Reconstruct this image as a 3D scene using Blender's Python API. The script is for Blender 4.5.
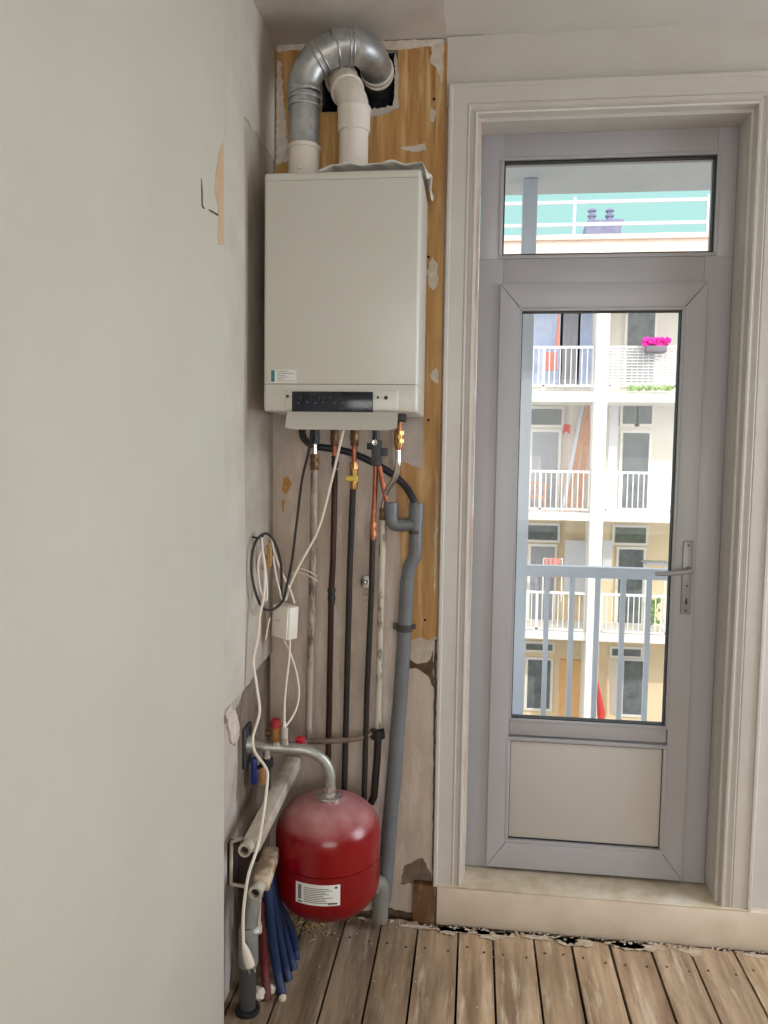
import bpy, bmesh, math, random
from mathutils import Vector, Matrix
random.seed(7)
S = bpy.context.scene
COL = S.collection
for o in list(bpy.data.objects): bpy.data.objects.remove(o)

# ------------------------------------------------------------------ camera, sky, sun, lamps, exposure
FPX = 769.0
CAM = Vector((0, -2.52, 1.5))
_y, _p, _r = math.radians(-6.7175), math.radians(-4.0995), math.radians(-0.8496)
_f = Vector((math.sin(_y)*math.cos(_p), math.cos(_y)*math.cos(_p), math.sin(_p)))
_r0 = Vector((math.cos(_y), -math.sin(_y), 0)); _d0 = _f.cross(_r0)
_rt = _r0*math.cos(_r) + _d0*math.sin(_r); _dn = -_r0*math.sin(_r) + _d0*math.cos(_r)
cd = bpy.data.cameras.new('camera'); cam = bpy.data.objects.new('camera', cd); COL.objects.link(cam)
cam.matrix_world = Matrix(((_rt.x, -_dn.x, -_f.x, CAM.x), (_rt.y, -_dn.y, -_f.y, CAM.y), (_rt.z, -_dn.z, -_f.z, CAM.z), (0, 0, 0, 1)))
cd.sensor_fit = 'VERTICAL'; cd.sensor_height = 24; cd.sensor_width = 24; cd.lens = 24*FPX/1024; cd.clip_start = .05; cd.clip_end = 300
S.camera = cam
S.view_settings.view_transform = 'Standard'; S.view_settings.look = 'None'
S.view_settings.gamma = 1; S.view_settings.use_curve_mapping = False; S.view_settings.exposure = 0.0

def lin(c):
    return tuple(((v/255)/12.92 if v/255 <= .04045 else ((v/255+.055)/1.055)**2.4) for v in c)

w = bpy.data.worlds.new('sky'); S.world = w; w.use_nodes = True
nt = w.node_tree; bg = nt.nodes['Background']
tc = nt.nodes.new('ShaderNodeTexCoord'); sx = nt.nodes.new('ShaderNodeSeparateXYZ'); rp = nt.nodes.new('ShaderNodeValToRGB')
nt.links.new(tc.outputs['Generated'], sx.inputs[0]); nt.links.new(sx.outputs['Z'], rp.inputs[0]); 
sy_ = nt.nodes.new('ShaderNodeMapRange'); sy_.inputs[1].default_value = .1; sy_.inputs[2].default_value = -.9; sy_.inputs[3].default_value = 1; sy_.inputs[4].default_value = 2.9   # brighter sky on the sun's side
nt.links.new(sx.outputs['Y'], sy_.inputs[0]); nt.links.new(sy_.outputs[0], bg.inputs[1]); 
mxs = nt.nodes.new('ShaderNodeMix'); mxs.data_type = 'RGBA'; mxs.inputs[7].default_value = (.92, .90, .88, 1)      # whiter haze round the sun
hz = nt.nodes.new('ShaderNodeMapRange'); hz.inputs[1].default_value = .75; hz.inputs[2].default_value = .1
nt.links.new(sx.outputs['Y'], hz.inputs[0]); nt.links.new(hz.outputs[0], mxs.inputs[0]); nt.links.new(rp.outputs[0], mxs.inputs[6]); nt.links.new(mxs.outputs[2], bg.inputs[0])
rp.color_ramp.elements[0].position = 0.0; rp.color_ramp.elements[0].color = (*lin((206, 250, 246)), 1)
rp.color_ramp.elements[1].position = 0.45; rp.color_ramp.elements[1].color = (*lin((186, 245, 240)), 1)
e = rp.color_ramp.elements.new(0.72); e.color = (3.2, 3.3, 3.5, 1)
e = rp.color_ramp.elements.new(0.60); e.color = (1.3, 1.6, 1.75, 1)

def lamp(name, kind, loc, direction, energy, color=(1, 1, 1), size=None, size_y=None, angle=None, spread=None):
    l = bpy.data.lights.new(name, kind); l.energy = energy; l.color = color
    if size: l.shape = 'RECTANGLE'; l.size = size; l.size_y = size_y or size
    if angle: l.angle = angle
    if spread: l.spread = math.radians(spread)
    o = bpy.data.objects.new(name, l); COL.objects.link(o); o.location = loc
    o.rotation_euler = Vector(direction).to_track_quat('-Z', 'Y').to_euler()
    return o
lamp('sun', 'SUN', (4, -10, 12), (-.75, 1.0, -.95), 1.8, (1, .95, .87), angle=.01)
lamp('rear_window_fill', 'AREA', (0.95, -5.42, 1.55), (-.05, 1, -.6), 28.5, (1, .955, .88), size=2.6, size_y=1.7, spread=130)  # lamp added inside the unseen rear window, far stronger than its sky light
lamp('side_window_fill', 'AREA', (2.72, -.65, 1.6), (-1, -.02, -.42), 38, (.89, .955, 1.07), size=1.3, size_y=1.7, spread=140)  # lamp added at the unseen side window to brighten the left wall

# ------------------------------------------------------------------ pixel -> point on a plane of the room
def ray(px, py): return _rt*((px-384)/FPX) + _dn*((py-512)/FPX) + _f
def at(px, py, Y): d = ray(px, py); return CAM + d*((Y-CAM.y)/d.y)
def ax(px, py, X): d = ray(px, py); return CAM + d*((X-CAM.x)/d.x)
def az(px, py, Z): d = ray(px, py); return CAM + d*((Z-CAM.z)/d.z)

# ------------------------------------------------------------------ materials
def mat(name, col, rough=.6, metal=0.0, col2=None, scale=6, detail=6, lo=.35, hi=.65, bump=0.0, bscale=None, stretch=(1, 1, 1), col3=None, scale3=2.0, lo3=.5, hi3=.7, attr=None, spec=.5):
    m = bpy.data.materials.new(name); m.use_nodes = True
    n = m.node_tree; b = n.nodes['Principled BSDF']; L = n.links
    b.inputs['Roughness'].default_value = rough; b.inputs['Metallic'].default_value = metal
    b.inputs['Specular IOR Level'].default_value = spec
    b.inputs['Base Color'].default_value = (*lin(col), 1)
    t = n.nodes.new('ShaderNodeTexCoord'); mp = n.nodes.new('ShaderNodeMapping'); mp.inputs['Scale'].default_value = stretch
    L.new(t.outputs['Object'], mp.inputs[0])
    def noise(sc, lo, hi):
        x = n.nodes.new('ShaderNodeTexNoise'); x.inputs['Scale'].default_value = sc; x.inputs['Detail'].default_value = detail; x.inputs['Roughness'].default_value = .62
        L.new(mp.outputs[0], x.inputs['Vector'])
        r = n.nodes.new('ShaderNodeMapRange'); r.inputs[1].default_value = lo; r.inputs[2].default_value = hi; r.clamp = True
        L.new(x.outputs[0], r.inputs[0]); return x, r
    def mix(fac, a, bcol):
        q = n.nodes.new('ShaderNodeMix'); q.data_type = 'RGBA'
        L.new(fac, q.inputs[0])
        if isinstance(a, tuple): q.inputs[6].default_value = (*lin(a), 1)
        else: L.new(a, q.inputs[6])
        q.inputs[7].default_value = (*lin(bcol), 1); return q.outputs[2]
    cur = col
    if col2: x, r = noise(scale, lo, hi); cur = mix(r.outputs[0], cur, col2)
    if col3: x, r = noise(scale3, lo3, hi3); cur = mix(r.outputs[0], cur, col3)
    if attr and not isinstance(cur, tuple):
        a = n.nodes.new('ShaderNodeAttribute'); a.attribute_name = attr
        q = n.nodes.new('ShaderNodeMix'); q.data_type = 'RGBA'; q.blend_type = 'MULTIPLY'; q.inputs[0].default_value = 1
        L.new(cur, q.inputs[6]); L.new(a.outputs['Color'], q.inputs[7]); cur = q.outputs[2]
    if not isinstance(cur, tuple): L.new(cur, b.inputs['Base Color'])
    if bump:
        x, r = noise(bscale or scale, 0, 1)
        bp = n.nodes.new('ShaderNodeBump'); bp.inputs['Strength'].default_value = bump; bp.inputs['Distance'].default_value = .01
        L.new(x.outputs[0], bp.inputs['Height']); L.new(bp.outputs[0], b.inputs['Normal'])
    return m

def glass(name):
    m = bpy.data.materials.new(name); m.use_nodes = True; n = m.node_tree
    for x in list(n.nodes): n.nodes.remove(x)
    o = n.nodes.new('ShaderNodeOutputMaterial'); mx = n.nodes.new('ShaderNodeMixShader'); t = n.nodes.new('ShaderNodeBsdfTransparent'); g = n.nodes.new('ShaderNodeBsdfGlossy')
    t.inputs[0].default_value = (.97, .98, .98, 1); g.inputs['Roughness'].default_value = .02; mx.inputs[0].default_value = .018
    n.links.new(t.outputs[0], mx.inputs[1]); n.links.new(g.outputs[0], mx.inputs[2]); n.links.new(mx.outputs[0], o.inputs[0]); return m

def sheet_mat(name, col, alpha):
    m = mat(name, col, .3); b = m.node_tree.nodes['Principled BSDF']; b.inputs['Alpha'].default_value = alpha; return m

M = {
 'paint': mat('white_wall_paint', (202, 199, 186), .75, col2=(197, 193, 179), scale=2.2, bump=.05, bscale=60),
 'ceil': mat('ceiling_plaster', (205, 199, 190), .85, col2=(188, 181, 171), scale=5, bump=.12, bscale=25),
 'ceil2': mat('smooth_ceiling_paint', (214, 211, 204), .8, col2=(208, 205, 198), scale=4),
 'oldwall': mat('bare_old_wall', (138, 124, 108), .92, col2=(100, 86, 72), scale=7, col3=(172, 164, 154), scale3=9, lo3=.52, hi3=.7, bump=.5, bscale=30, stretch=(1, 1, .45)),
 'layer': mat('old_plaster_coat', (190, 182, 170), .8, col2=(170, 160, 146), scale=6, bump=.1, bscale=40),
 'layer2': mat('old_paint_coat', (205, 200, 188), .7, col2=(190, 184, 172), scale=5, bump=.08, bscale=40),
 'concrete': mat('bare_plaster', (216, 201, 188), .92, col2=(184, 168, 155), scale=4.5, col3=(224, 211, 202), scale3=11, lo3=.52, hi3=.72, bump=.35, bscale=35, stretch=(1.6, 1, .5)),
 'patch': mat('pale_plaster_smear', (214, 204, 192), .9, col2=(190, 176, 160), scale=30, bump=.3, bscale=60),
 'greypatch': mat('grey_filler', (194, 184, 176), .85, col2=(176, 166, 158), scale=14),
 'brownpatch': mat('broken_brown_plaster', (118, 98, 80), .95, col2=(84, 66, 52), scale=40, bump=.6, bscale=60),
 'board': mat('varnished_board', (196, 152, 90), .55, col2=(160, 112, 58), scale=7, col3=(212, 182, 132), scale3=11, lo3=.52, hi3=.7, stretch=(3.5, 1, .28), bump=.12, bscale=10),
 'whitepaint': mat('white_gloss_paint', (200, 196, 190), .38, col2=(195, 190, 183), scale=8, bump=.02, bscale=20),
 'sillface': mat('cream_gloss_paint', (226, 212, 196), .45, col2=(214, 198, 180), scale=7),
 'sill': mat('dusty_sill_paint', (214, 200, 178), .6, col2=(190, 174, 146), scale=14, col3=(218, 210, 194), scale3=5),
 'upvc': mat('white_plastic_profile', (170, 169, 174), .36, col2=(167, 166, 171), scale=3),
 'gasket': mat('black_rubber_gasket', (22, 24, 30), .6),
 'panel': mat('door_panel_plastic', (192, 188, 182), .4),
 'glass': glass('window_glass'),
 'satin': mat('satin_aluminium', (150, 149, 152), .42, .3),
 'dark': mat('dark_metal', (40, 38, 38), .5, .3),
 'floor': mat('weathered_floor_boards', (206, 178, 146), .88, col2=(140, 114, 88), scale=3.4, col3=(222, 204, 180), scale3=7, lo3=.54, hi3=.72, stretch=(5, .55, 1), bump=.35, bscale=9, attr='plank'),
 'subfloor': mat('dark_void', (26, 21, 18), .95),
 'case': mat('boiler_white_enamel', (205, 203, 195), .3, col2=(202, 200, 191), scale=2),
 'flap': mat('grey_white_plastic', (190, 187, 178), .4),
 'display': mat('dark_navy_plastic', (26, 31, 44), .18, col2=(22, 27, 38), scale=20),
 'black': mat('black_plastic', (24, 24, 26), .45),
 'navy': mat('dark_duct_lining', (20, 22, 40), .7, col2=(12, 12, 26), scale=6),
 'label': mat('white_label', (222, 222, 218), .5),
 'ink': mat('label_ink', (110, 110, 114), .6), 'inkdark': mat('dark_label_ink', (52, 50, 52), .6), 'teal': mat('teal_ink', (52, 118, 128), .5), 'pinkink': mat('red_ink', (180, 120, 110), .6),
 'galv': mat('galvanised_steel', (186, 187, 186), .42, .75, col2=(158, 160, 161), scale=18, lo=.4, hi=.6, bump=.04, bscale=40),
 'galvpipe': mat('galvanised_pipe', (182, 182, 176), .42, .6, col2=(150, 148, 140), scale=30),
 'pvcwhite': mat('cream_white_plastic_pipe', (222, 214, 204), .4, col2=(214, 205, 194), scale=9),
 'poly': sheet_mat('clear_plastic_sheet', (244, 242, 238), .88),
 'pgrey': mat('grey_pvc', (106, 109, 113), .42, col2=(96, 99, 102), scale=12),
 'pgrey2': mat('dusty_grey_pvc', (128, 126, 120), .6, col2=(112, 109, 102), scale=14),
 'pdark': mat('dark_grey_pvc', (66, 66, 66), .5, col2=(56, 54, 54), scale=10),
 'hose': mat('black_rubber_hose', (34, 36, 44), .45),
 'copper': mat('copper', (178, 112, 84), .42, .8, col2=(140, 82, 60), scale=30),
 'copperdark': mat('tarnished_copper', (70, 44, 36), .45, .6, col2=(46, 30, 26), scale=26, stretch=(1, 1, .3)),
 'irondark': mat('painted_dark_pipe', (44, 38, 35), .55, .2, col2=(30, 26, 24), scale=30, stretch=(1, 1, .3)),
 'brass': mat('brass', (180, 140, 82), .34, .85, col2=(140, 98, 56), scale=40),
 'brassdark': mat('aged_brass', (120, 92, 62), .45, .7, col2=(84, 62, 44), scale=40),
 'yellow': mat('yellow_plastic', (226, 200, 92), .4),
 'chrome': mat('chromed_steel', (210, 208, 206), .2, .9),
 'paintedpipe': mat('chipped_white_pipe', (196, 190, 176), .55, .1, col2=(120, 110, 92), scale=34, lo=.5, hi=.62, stretch=(1, 1, .4)),
 'stainedpipe': mat('stained_pale_pipe', (168, 158, 144), .55, .15, col2=(96, 82, 70), scale=20, lo=.48, hi=.6, stretch=(1, 1, .35)),
 'muddy': mat('dirty_pipe', (138, 120, 104), .7, .1, col2=(108, 90, 76), scale=30),
 'valve': mat('dark_grey_valve', (66, 68, 74), .5, .3),
 'red': mat('red_enamel', (126, 2, 12), .3, col2=(118, 2, 10), scale=4),
 'redcap': mat('dark_red_plastic', (150, 26, 38), .4), 'redvalve': mat('red_plastic', (196, 30, 44), .4),
 'blue': mat('blue_corrugated_pipe', (20, 46, 88), .55, col2=(16, 36, 68), scale=20), 'redtube': mat('red_corrugated_pipe', (96, 24, 26), .55, col2=(74, 20, 22), scale=20),
 'bluelever': mat('blue_plastic', (28, 44, 110), .4), 'tan': mat('tan_plastic', (176, 132, 88), .5),
 'cable': mat('white_cable_sheath', (226, 216, 200), .5), 'plug': mat('grey_white_plug', (206, 196, 182), .5), 'blackcable': mat('black_cable_sheath', (40, 38, 38), .5),
 'box': mat('white_junction_plastic', (226, 220, 208), .42),
 'manifold': mat('dirty_galvanised_bar', (206, 197, 182), .6, .1, col2=(168, 157, 140), scale=18), 'rusty': mat('limescaled_bar', (140, 114, 88), .75, .05, col2=(208, 192, 166), scale=14, lo=.45, hi=.6, bump=.4, bscale=40),
 'rust': mat('brown_old_wood', (112, 78, 50), .85, col2=(78, 52, 34), scale=14, col3=(140, 104, 66), scale3=25, stretch=(2, 1, .6)),
 'brick': mat('reddish_base', (170, 118, 94), .9, col2=(172, 148, 128), scale=10),
 'rubble': mat('grey_brown_rubble', (206, 192, 172), .95, col2=(120, 100, 82), scale=20),
 'chipdust': mat('dried_plaster_dust', (204, 190, 170), .95, col2=(176, 156, 132), scale=40),
 'chip': mat('plaster_chips', (206, 196, 182), .9), 'straw': mat('wood_shavings', (176, 148, 98), .9),
 'tornpaper': mat('bare_tan_wallpaper', (200, 174, 146), .85, col2=(194, 162, 128), scale=20),
 'ochre': mat('ochre_stain', (176, 122, 58), .85, col2=(196, 152, 92), scale=40),
 # outside
 'facade': mat('warm_white_render', (236, 230, 222), .9, col2=(228, 222, 212), scale=1.2), 'cream': mat('cream_render', (240, 222, 190), .9, col2=(234, 212, 178), scale=1.5),
 'facewhite': mat('bright_white_paint', (240, 238, 234), .8), 'soffit': mat('grey_white_concrete', (232, 233, 238), .85, col2=(224, 225, 230), scale=3),
 'postpaint': mat('pale_blue_post_paint', (226, 234, 250), .5),
 'railw': mat('white_railing_paint', (236, 236, 238), .5), 'railb': mat('pale_blue_railing', (222, 227, 243), .4),
 'win': mat('dark_window_glass', (90, 96, 102), .1, col2=(122, 130, 132), scale=3), 'winblue': mat('glass_painted_reflection', (172, 192, 232), .1, col2=(208, 218, 240), scale=1.5),  # winblue: blue reflection put into the pane colour
 'curtain': mat('grey_curtain', (176, 178, 186), .8, col2=(146, 150, 160), scale=3, stretch=(14, 1, .2)),
 'plank': mat('orange_timber', (214, 158, 118), .8, col2=(190, 130, 92), scale=4), 'plankw': mat('pale_blue_board', (206, 214, 228), .6),
 'reed': mat('white_slat_screen', (232, 232, 232), .8, col2=(206, 208, 212), scale=3), 'pink': mat('magenta_petals', (240, 30, 170), .6, col2=(255, 60, 190), scale=30),
 'planter': mat('grey_planter', (128, 124, 134), .6), 'green': mat('green_leaves', (120, 160, 80), .7, col2=(160, 190, 110), scale=8),
 'awning': mat('red_brown_fabric', (206, 132, 122), .8), 'laundry': mat('pink_laundry', (224, 150, 140), .8), 'redcloth': mat('red_cloth', (208, 70, 70), .8),
 'orange': mat('orange_door_wood', (238, 196, 140), .6, col2=(230, 182, 124), scale=4), 'parapet': mat('pale_brick_parapet', (244, 226, 214), .9, col2=(236, 210, 196), scale=3),
 'slate': mat('grey_lilac_chimney', (140, 140, 168), .8, col2=(120, 122, 152), scale=4), 'steel': mat('grey_rail_steel', (196, 200, 214), .4, .3), 'street': mat('paving', (150, 146, 140), .9),
 'skyblind': mat('pale_blind', (214, 218, 224), .7), 'bushy': mat('dark_hedge_green', (116, 126, 116), .3, col2=(90, 104, 92), scale=6),
}

# ------------------------------------------------------------------ mesh builder
class MB:
    def __init__(s): s.bm = bmesh.new()
    def bx(s, x0, x1, y0, y1, z0, z1, bev=0, seg=2):
        r = bmesh.ops.create_cube(s.bm, size=1); v = r['verts']
        c = Vector(((x0+x1)/2, (y0+y1)/2, (z0+z1)/2)); d = (abs(x1-x0), abs(y1-y0), abs(z1-z0))
        for q in v: q.co = Vector((q.co.x*d[0], q.co.y*d[1], q.co.z*d[2])) + c
        if bev:
            e = {e for q in v for e in q.link_edges}
            bmesh.ops.bevel(s.bm, geom=list(e), offset=min(bev, min(d)*.49), segments=seg, profile=.5, affect='EDGES')
        return s
    def obox(s, c, size, mtx, bev=0):
        before = set(s.bm.verts); s.bx(-size[0]/2, size[0]/2, -size[1]/2, size[1]/2, -size[2]/2, size[2]/2, bev)
        for q in s.bm.verts:
            if q not in before: q.co = mtx @ q.co + Vector(c)
        return s
    def poly(s, pts, off):
        pts = [Vector(p) for p in pts]; off = Vector(off)
        a = [s.bm.verts.new(p) for p in pts]; b = [s.bm.verts.new(p+off) for p in pts]
        s.bm.faces.new(a); s.bm.faces.new(b[::-1]); n = len(a)
        for i in range(n): s.bm.faces.new((a[i], b[i], b[(i+1) % n], a[(i+1) % n]))
        return s
    def tube(s, pts, r, seg=12, smooth=0, caps=True):
        pts = [Vector(p) for p in pts]
        rs = list(r) if isinstance(r, (list, tuple)) else [r]*len(pts)
        if smooth and len(pts) > 2:
            P = []; RR = []
            for i in range(len(pts)-1):
                p0 = pts[max(i-1, 0)]; p1 = pts[i]; p2 = pts[i+1]; p3 = pts[min(i+2, len(pts)-1)]
                for k in range(smooth):
                    t = k/smooth
                    P.append(.5*((2*p1)+(p2-p0)*t+(2*p0-5*p1+4*p2-p3)*t*t+(3*p1-p0-3*p2+p3)*t**3)); RR.append(rs[i]*(1-t)+rs[i+1]*t)
            P.append(pts[-1]); RR.append(rs[-1]); pts = P; rs = RR
        n = len(pts); T = []
        for i in range(n):
            a = pts[i]-pts[i-1] if i else pts[1]-pts[0]
            b = pts[i+1]-pts[i] if i < n-1 else a
            if i == 0: a = b
            t = a.normalized()+b.normalized(); T.append(t.normalized() if t.length > 1e-6 else Vector((0, 0, 1)))
        u = T[0].orthogonal().normalized(); rings = []
        for i in range(n):
            if i:
                q = T[i-1].rotation_difference(T[i]); u = q @ u
            u = (u - T[i]*u.dot(T[i])).normalized(); v = T[i].cross(u)
            rings.append([s.bm.verts.new(pts[i]+rs[i]*(math.cos(2*math.pi*k/seg)*u+math.sin(2*math.pi*k/seg)*v)) for k in range(seg)])
        for i in range(n-1):
            for k in range(seg):
                s.bm.faces.new((rings[i][k], rings[i][(k+1) % seg], rings[i+1][(k+1) % seg], rings[i+1][k]))
        if caps:
            s.bm.faces.new(rings[0][::-1]); s.bm.faces.new(rings[-1])
        return s
    def cyl(s, a, b, r, r2=None, seg=20): return s.tube([a, b], [r, r if r2 is None else r2], seg)
    def lathe(s, prof, org, axis=(0, 0, 1), seg=32):     # prof: (radius, height along axis)
        org = Vector(org); ax_ = Vector(axis).normalized(); u = ax_.orthogonal().normalized(); v = ax_.cross(u); rings = []
        for r, h in prof:
            if r < 1e-5: rings.append([s.bm.verts.new(org+ax_*h)])
            else: rings.append([s.bm.verts.new(org+ax_*h+r*(math.cos(2*math.pi*k/seg)*u+math.sin(2*math.pi*k/seg)*v)) for k in range(seg)])
        for A, B in zip(rings, rings[1:]):
            for k in range(seg):
                k2 = (k+1) % seg
                if len(A) == 1 and len(B) == 1: continue
                if len(A) == 1: s.bm.faces.new((A[0], B[k2], B[k]))
                elif len(B) == 1: s.bm.faces.new((A[k], A[k2], B[0]))
                else: s.bm.faces.new((A[k], A[k2], B[k2], B[k]))
        if len(rings[0]) > 1: s.bm.faces.new(rings[0][::-1])
        if len(rings[-1]) > 1: s.bm.faces.new(rings[-1])
        return s
    def ball(s, c, r, seg=8, sc=(1, 1, 1)):
        q = bmesh.ops.create_icosphere(s.bm, subdivisions=1 if seg < 9 else 2, radius=r)['verts']
        for v in q: v.co = Vector((v.co.x*sc[0], v.co.y*sc[1], v.co.z*sc[2]))+Vector(c)
        return s
    def build(s, name, m, parent=None, flat=False, angle=38):
        bm = s.bm; bmesh.ops.recalc_face_normals(bm, faces=bm.faces[:])
        xs = [v.co for v in bm.verts]
        lo = Vector((min(c.x for c in xs), min(c.y for c in xs), min(c.z for c in xs))); hi = Vector((max(c.x for c in xs), max(c.y for c in xs), max(c.z for c in xs)))
        org = Vector(((lo.x+hi.x)/2, (lo.y+hi.y)/2, lo.z))
        for v in bm.verts: v.co -= org
        me = bpy.data.meshes.new(name); bm.to_mesh(me); bm.free(); me.materials.append(m)
        if not flat:
            me.polygons.foreach_set('use_smooth', [True]*len(me.polygons)); me.set_sharp_from_angle(angle=math.radians(angle))
        o = bpy.data.objects.new(name, me); COL.objects.link(o)
        o['_o'] = tuple(org)
        if parent is not None: o.parent = parent; o.location = org-Vector(parent['_o'])
        else: o.location = org
        return o
def tag(o, label, cat, group=None, kind=None):
    o['label'] = label; o['category'] = cat
    if group: o['group'] = group
    if kind: o['kind'] = kind
    return o
def root(name, loc, label=None, cat=None, group=None):
    o = bpy.data.objects.new(name, None); COL.objects.link(o); o.location = loc; o['_o'] = tuple(loc); o.empty_display_size = .1
    if label: tag(o, label, cat, group)
    return o
def struct(o): o['kind'] = 'structure'; return o
def ragged(pts, amp, step=.012):
    out = []
    for i, p in enumerate(pts):
        q = pts[(i+1) % len(pts)]; p = Vector(p); q = Vector(q); n = max(1, int((q-p).length/step))
        for k in range(n):
            c = p.lerp(q, k/n)
            out.append(c + (Vector((random.uniform(-amp, amp), 0, random.uniform(-amp, amp))) if k else Vector()))
    return out
def raggedx(pts, amp, step=.012):
    return [Vector((p.x if 0 else pts[0].x, p.y, p.z)) for p in [Vector((v.x, v.y, v.z)) for v in _rx(pts, amp, step)]]
def _rx(pts, amp, step):
    out = []
    for i, p in enumerate(pts):
        q = pts[(i+1) % len(pts)]; n = max(1, int((q-p).length/step))
        for k in range(n):
            c = p.lerp(q, k/n)
            out.append(c + (Vector((0, random.uniform(-amp, amp), random.uniform(-amp, amp))) if k else Vector()))
    return out
def pl(px_list, Y): return [at(x, y, Y) for x, y in px_list]

# ------------------------------------------------------------------ room shell
XL = -.68; XLIN = -.64; YLIN = -.605; FZ = -.06; CZ = 2.815
OX0, OX1, OZ0, OZ1 = -.004, .803, .072, 2.556       # door opening
XR = 2.8; YB = -5.6

# floor boards
bm = MB(); tints = []
seams = [az(px, py, FZ).x for px, py in ((272, 1010), (331, 972), (371, 977), (412, 977), (457, 972), (494, 965), (536, 958), (575, 965), (617, 970), (658, 970), (700, 975), (751, 985))]
xs = [XL-.10, XL+.02] + seams
while xs[-1] < XR: xs.append(xs[-1]+random.uniform(.125, .14))
for i in range(len(xs)-1):
    g = .0035 if i != 9 else .006
    ends = -.052+random.uniform(-.010, .008)
    if i in (2, 3, 4): ends = -.035
    dz = random.uniform(-.002, .002)
    n = 7; x0 = xs[i]+g; x1 = xs[i+1]-g
    before = len(bm.bm.verts)
    pts = [Vector((x0, YB, FZ+dz))]+[Vector((x0+(x1-x0)*k/n, ends+random.uniform(-.009, .006), FZ+dz)) for k in range(n+1)]+[Vector((x1, YB, FZ+dz))]
    nf = len(bm.bm.faces); bm.poly(pts, (0, 0, -.022)); t = random.uniform(.86, 1.08)*(.5, .5, .52, .55, .68, .8)[min(i, 5)] if i < 6 else random.uniform(.88, 1.06)  # left boards tinted darker: shade toward the vessel put into the colour
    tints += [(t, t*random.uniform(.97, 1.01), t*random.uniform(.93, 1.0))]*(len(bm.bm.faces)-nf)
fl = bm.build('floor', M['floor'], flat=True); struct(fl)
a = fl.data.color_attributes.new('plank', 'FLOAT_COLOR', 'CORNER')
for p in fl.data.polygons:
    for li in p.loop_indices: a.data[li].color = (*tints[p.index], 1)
struct(MB().bx(XL-.2, XR, YB, .3, FZ-.16, FZ-.10).build('floor_void', M['subfloor'])).parent = None
bpy.data.objects['floor_void'].name = 'floor_underside'
nails = MB()
for i in range(2, len(xs)-6):
    for k in range(2):
        nx = xs[i]+(.03 if k == 0 else (xs[i+1]-xs[i])-.03); ny = -.16+random.uniform(-.02, .02)
        nails.cyl((nx, ny, FZ+.001), (nx, ny, FZ+.0035), .0035, seg=8)
nn = nails.build('nail_heads', M['rust'], fl); nn['kind'] = 'stuff'

# ceiling: rough old part over the boiler, smooth painted part to the right
xc = at(447, 38, 0).x
c1 = struct(MB().bx(XL-.2, XR, YB, .02, CZ+.004, CZ+.2).build('ceiling', M['ceil2']))
MB().bx(XL, xc, -.62, 0, CZ-.004, CZ+.004).build('rough_plaster_strip', M['ceil'], c1)
# left wall
wl = struct(MB().bx(XL-.3, XLIN, YB, YLIN, FZ-.1, CZ+.1, .003).build('wall_left', M['paint']))
MB().bx(XL-.3, XL, YLIN-.01, .3, FZ-.1, CZ+.1).build('bare_wall', M['oldwall'], wl)
k = XL+.007
edge = [(224, 703), (228, 716), (232, 722), (236, 708), (240, 700), (243, 690), (250, 683), (255, 672), (262, 663), (269, 655)]
p = [ax(x, y, k) for x, y in edge]
p[0] = Vector((k, YLIN, p[0].z)); p[-1] = Vector((k, -.001, p[-1].z))
top = [Vector((k, -.001, CZ)), Vector((k, YLIN, CZ))]
MB().poly(_rx(p, .004, .012)[:-1*max(1, int((p[0]-p[-1]).length/.012))]+[p[-1]]+top, (-.008, 0, 0)).build('plaster_coat', M['layer'], wl, flat=True)
k2 = XL+.010
p = [ax(x, y, k2) for x, y in ((244, 116), (249, 122), (252, 130), (257, 132), (262, 142), (268, 152))]
e2 = [ax(x, y, k2) for x, y in ((244, 690), (246, 600), (244, 420), (245, 250))]
MB().poly([Vector((k2, YLIN, CZ)), Vector((k2, YLIN, e2[0].z))]+e2+p+[Vector((k2, -.002, p[-1].z)), Vector((k2, -.002, CZ))], (-.004, 0, 0)).build('paint_coat', M['layer2'], wl, flat=True)
p = [ax(x, y, XL+.012) for x, y in ((226, 712), (231, 706), (236, 711), (239, 722), (240, 735), (236, 746), (232, 742), (229, 728))]
MB().poly(_rx(p, .004, .01), (-.012, 0, 0)).build('plaster_flake', M['patch'], wl, flat=True)
p = [ax(x, y, XL+.002) for x, y in ((268, 656), (270.5, 660), (270, 670), (268.5, 683), (266.5, 668))]
MB().poly(p, (-.002, 0, 0)).build('dark_crack', M['brownpatch'], wl, flat=True)
k = XL+.004
p = [ax(x, y, k) for x, y in ((237, 716), (238, 760), (236, 800), (238, 830), (235, 850), (234, 900), (231, 960), (229, 1000), (226, 1020))]
MB().poly([Vector((k, YLIN, p[0].z+.03))]+_rx(p, .003, .02)[:-8]+[p[-1], Vector((k, YLIN, p[-1].z))], (-.004, 0, 0)).build('grey_paper_strip', M['greypatch'], wl, flat=True)
# torn wallpaper and cracks on the lining
k = XLIN+.0012
p = [ax(x, y, k) for x, y in ((223.6, 142), (219, 155), (216, 175), (215.3, 192), (218.5, 208), (219, 216), (218, 236), (219, 245), (224, 245))]
for q in p:
    if q.y > YLIN-.001: q.y = YLIN-.001
MB().poly(p, (-.002, 0, 0)).build('torn_wallpaper', M['tornpaper'], wl, flat=True)
for nm, pts in (('wall_crack', ((201.5, 178), (203, 190), (203, 205), (205, 208.5), (203.6, 209), (202, 206), (201.5, 190))), ('wall_crack', ((209, 209), (214, 211.5), (219, 214.5), (218, 216), (213, 213), (209.5, 211)))):
    MB().poly([ax(x, y, k) for x, y in pts], (-.001, 0, 0)).build(nm, M['brownpatch'], wl, flat=True)
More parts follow.
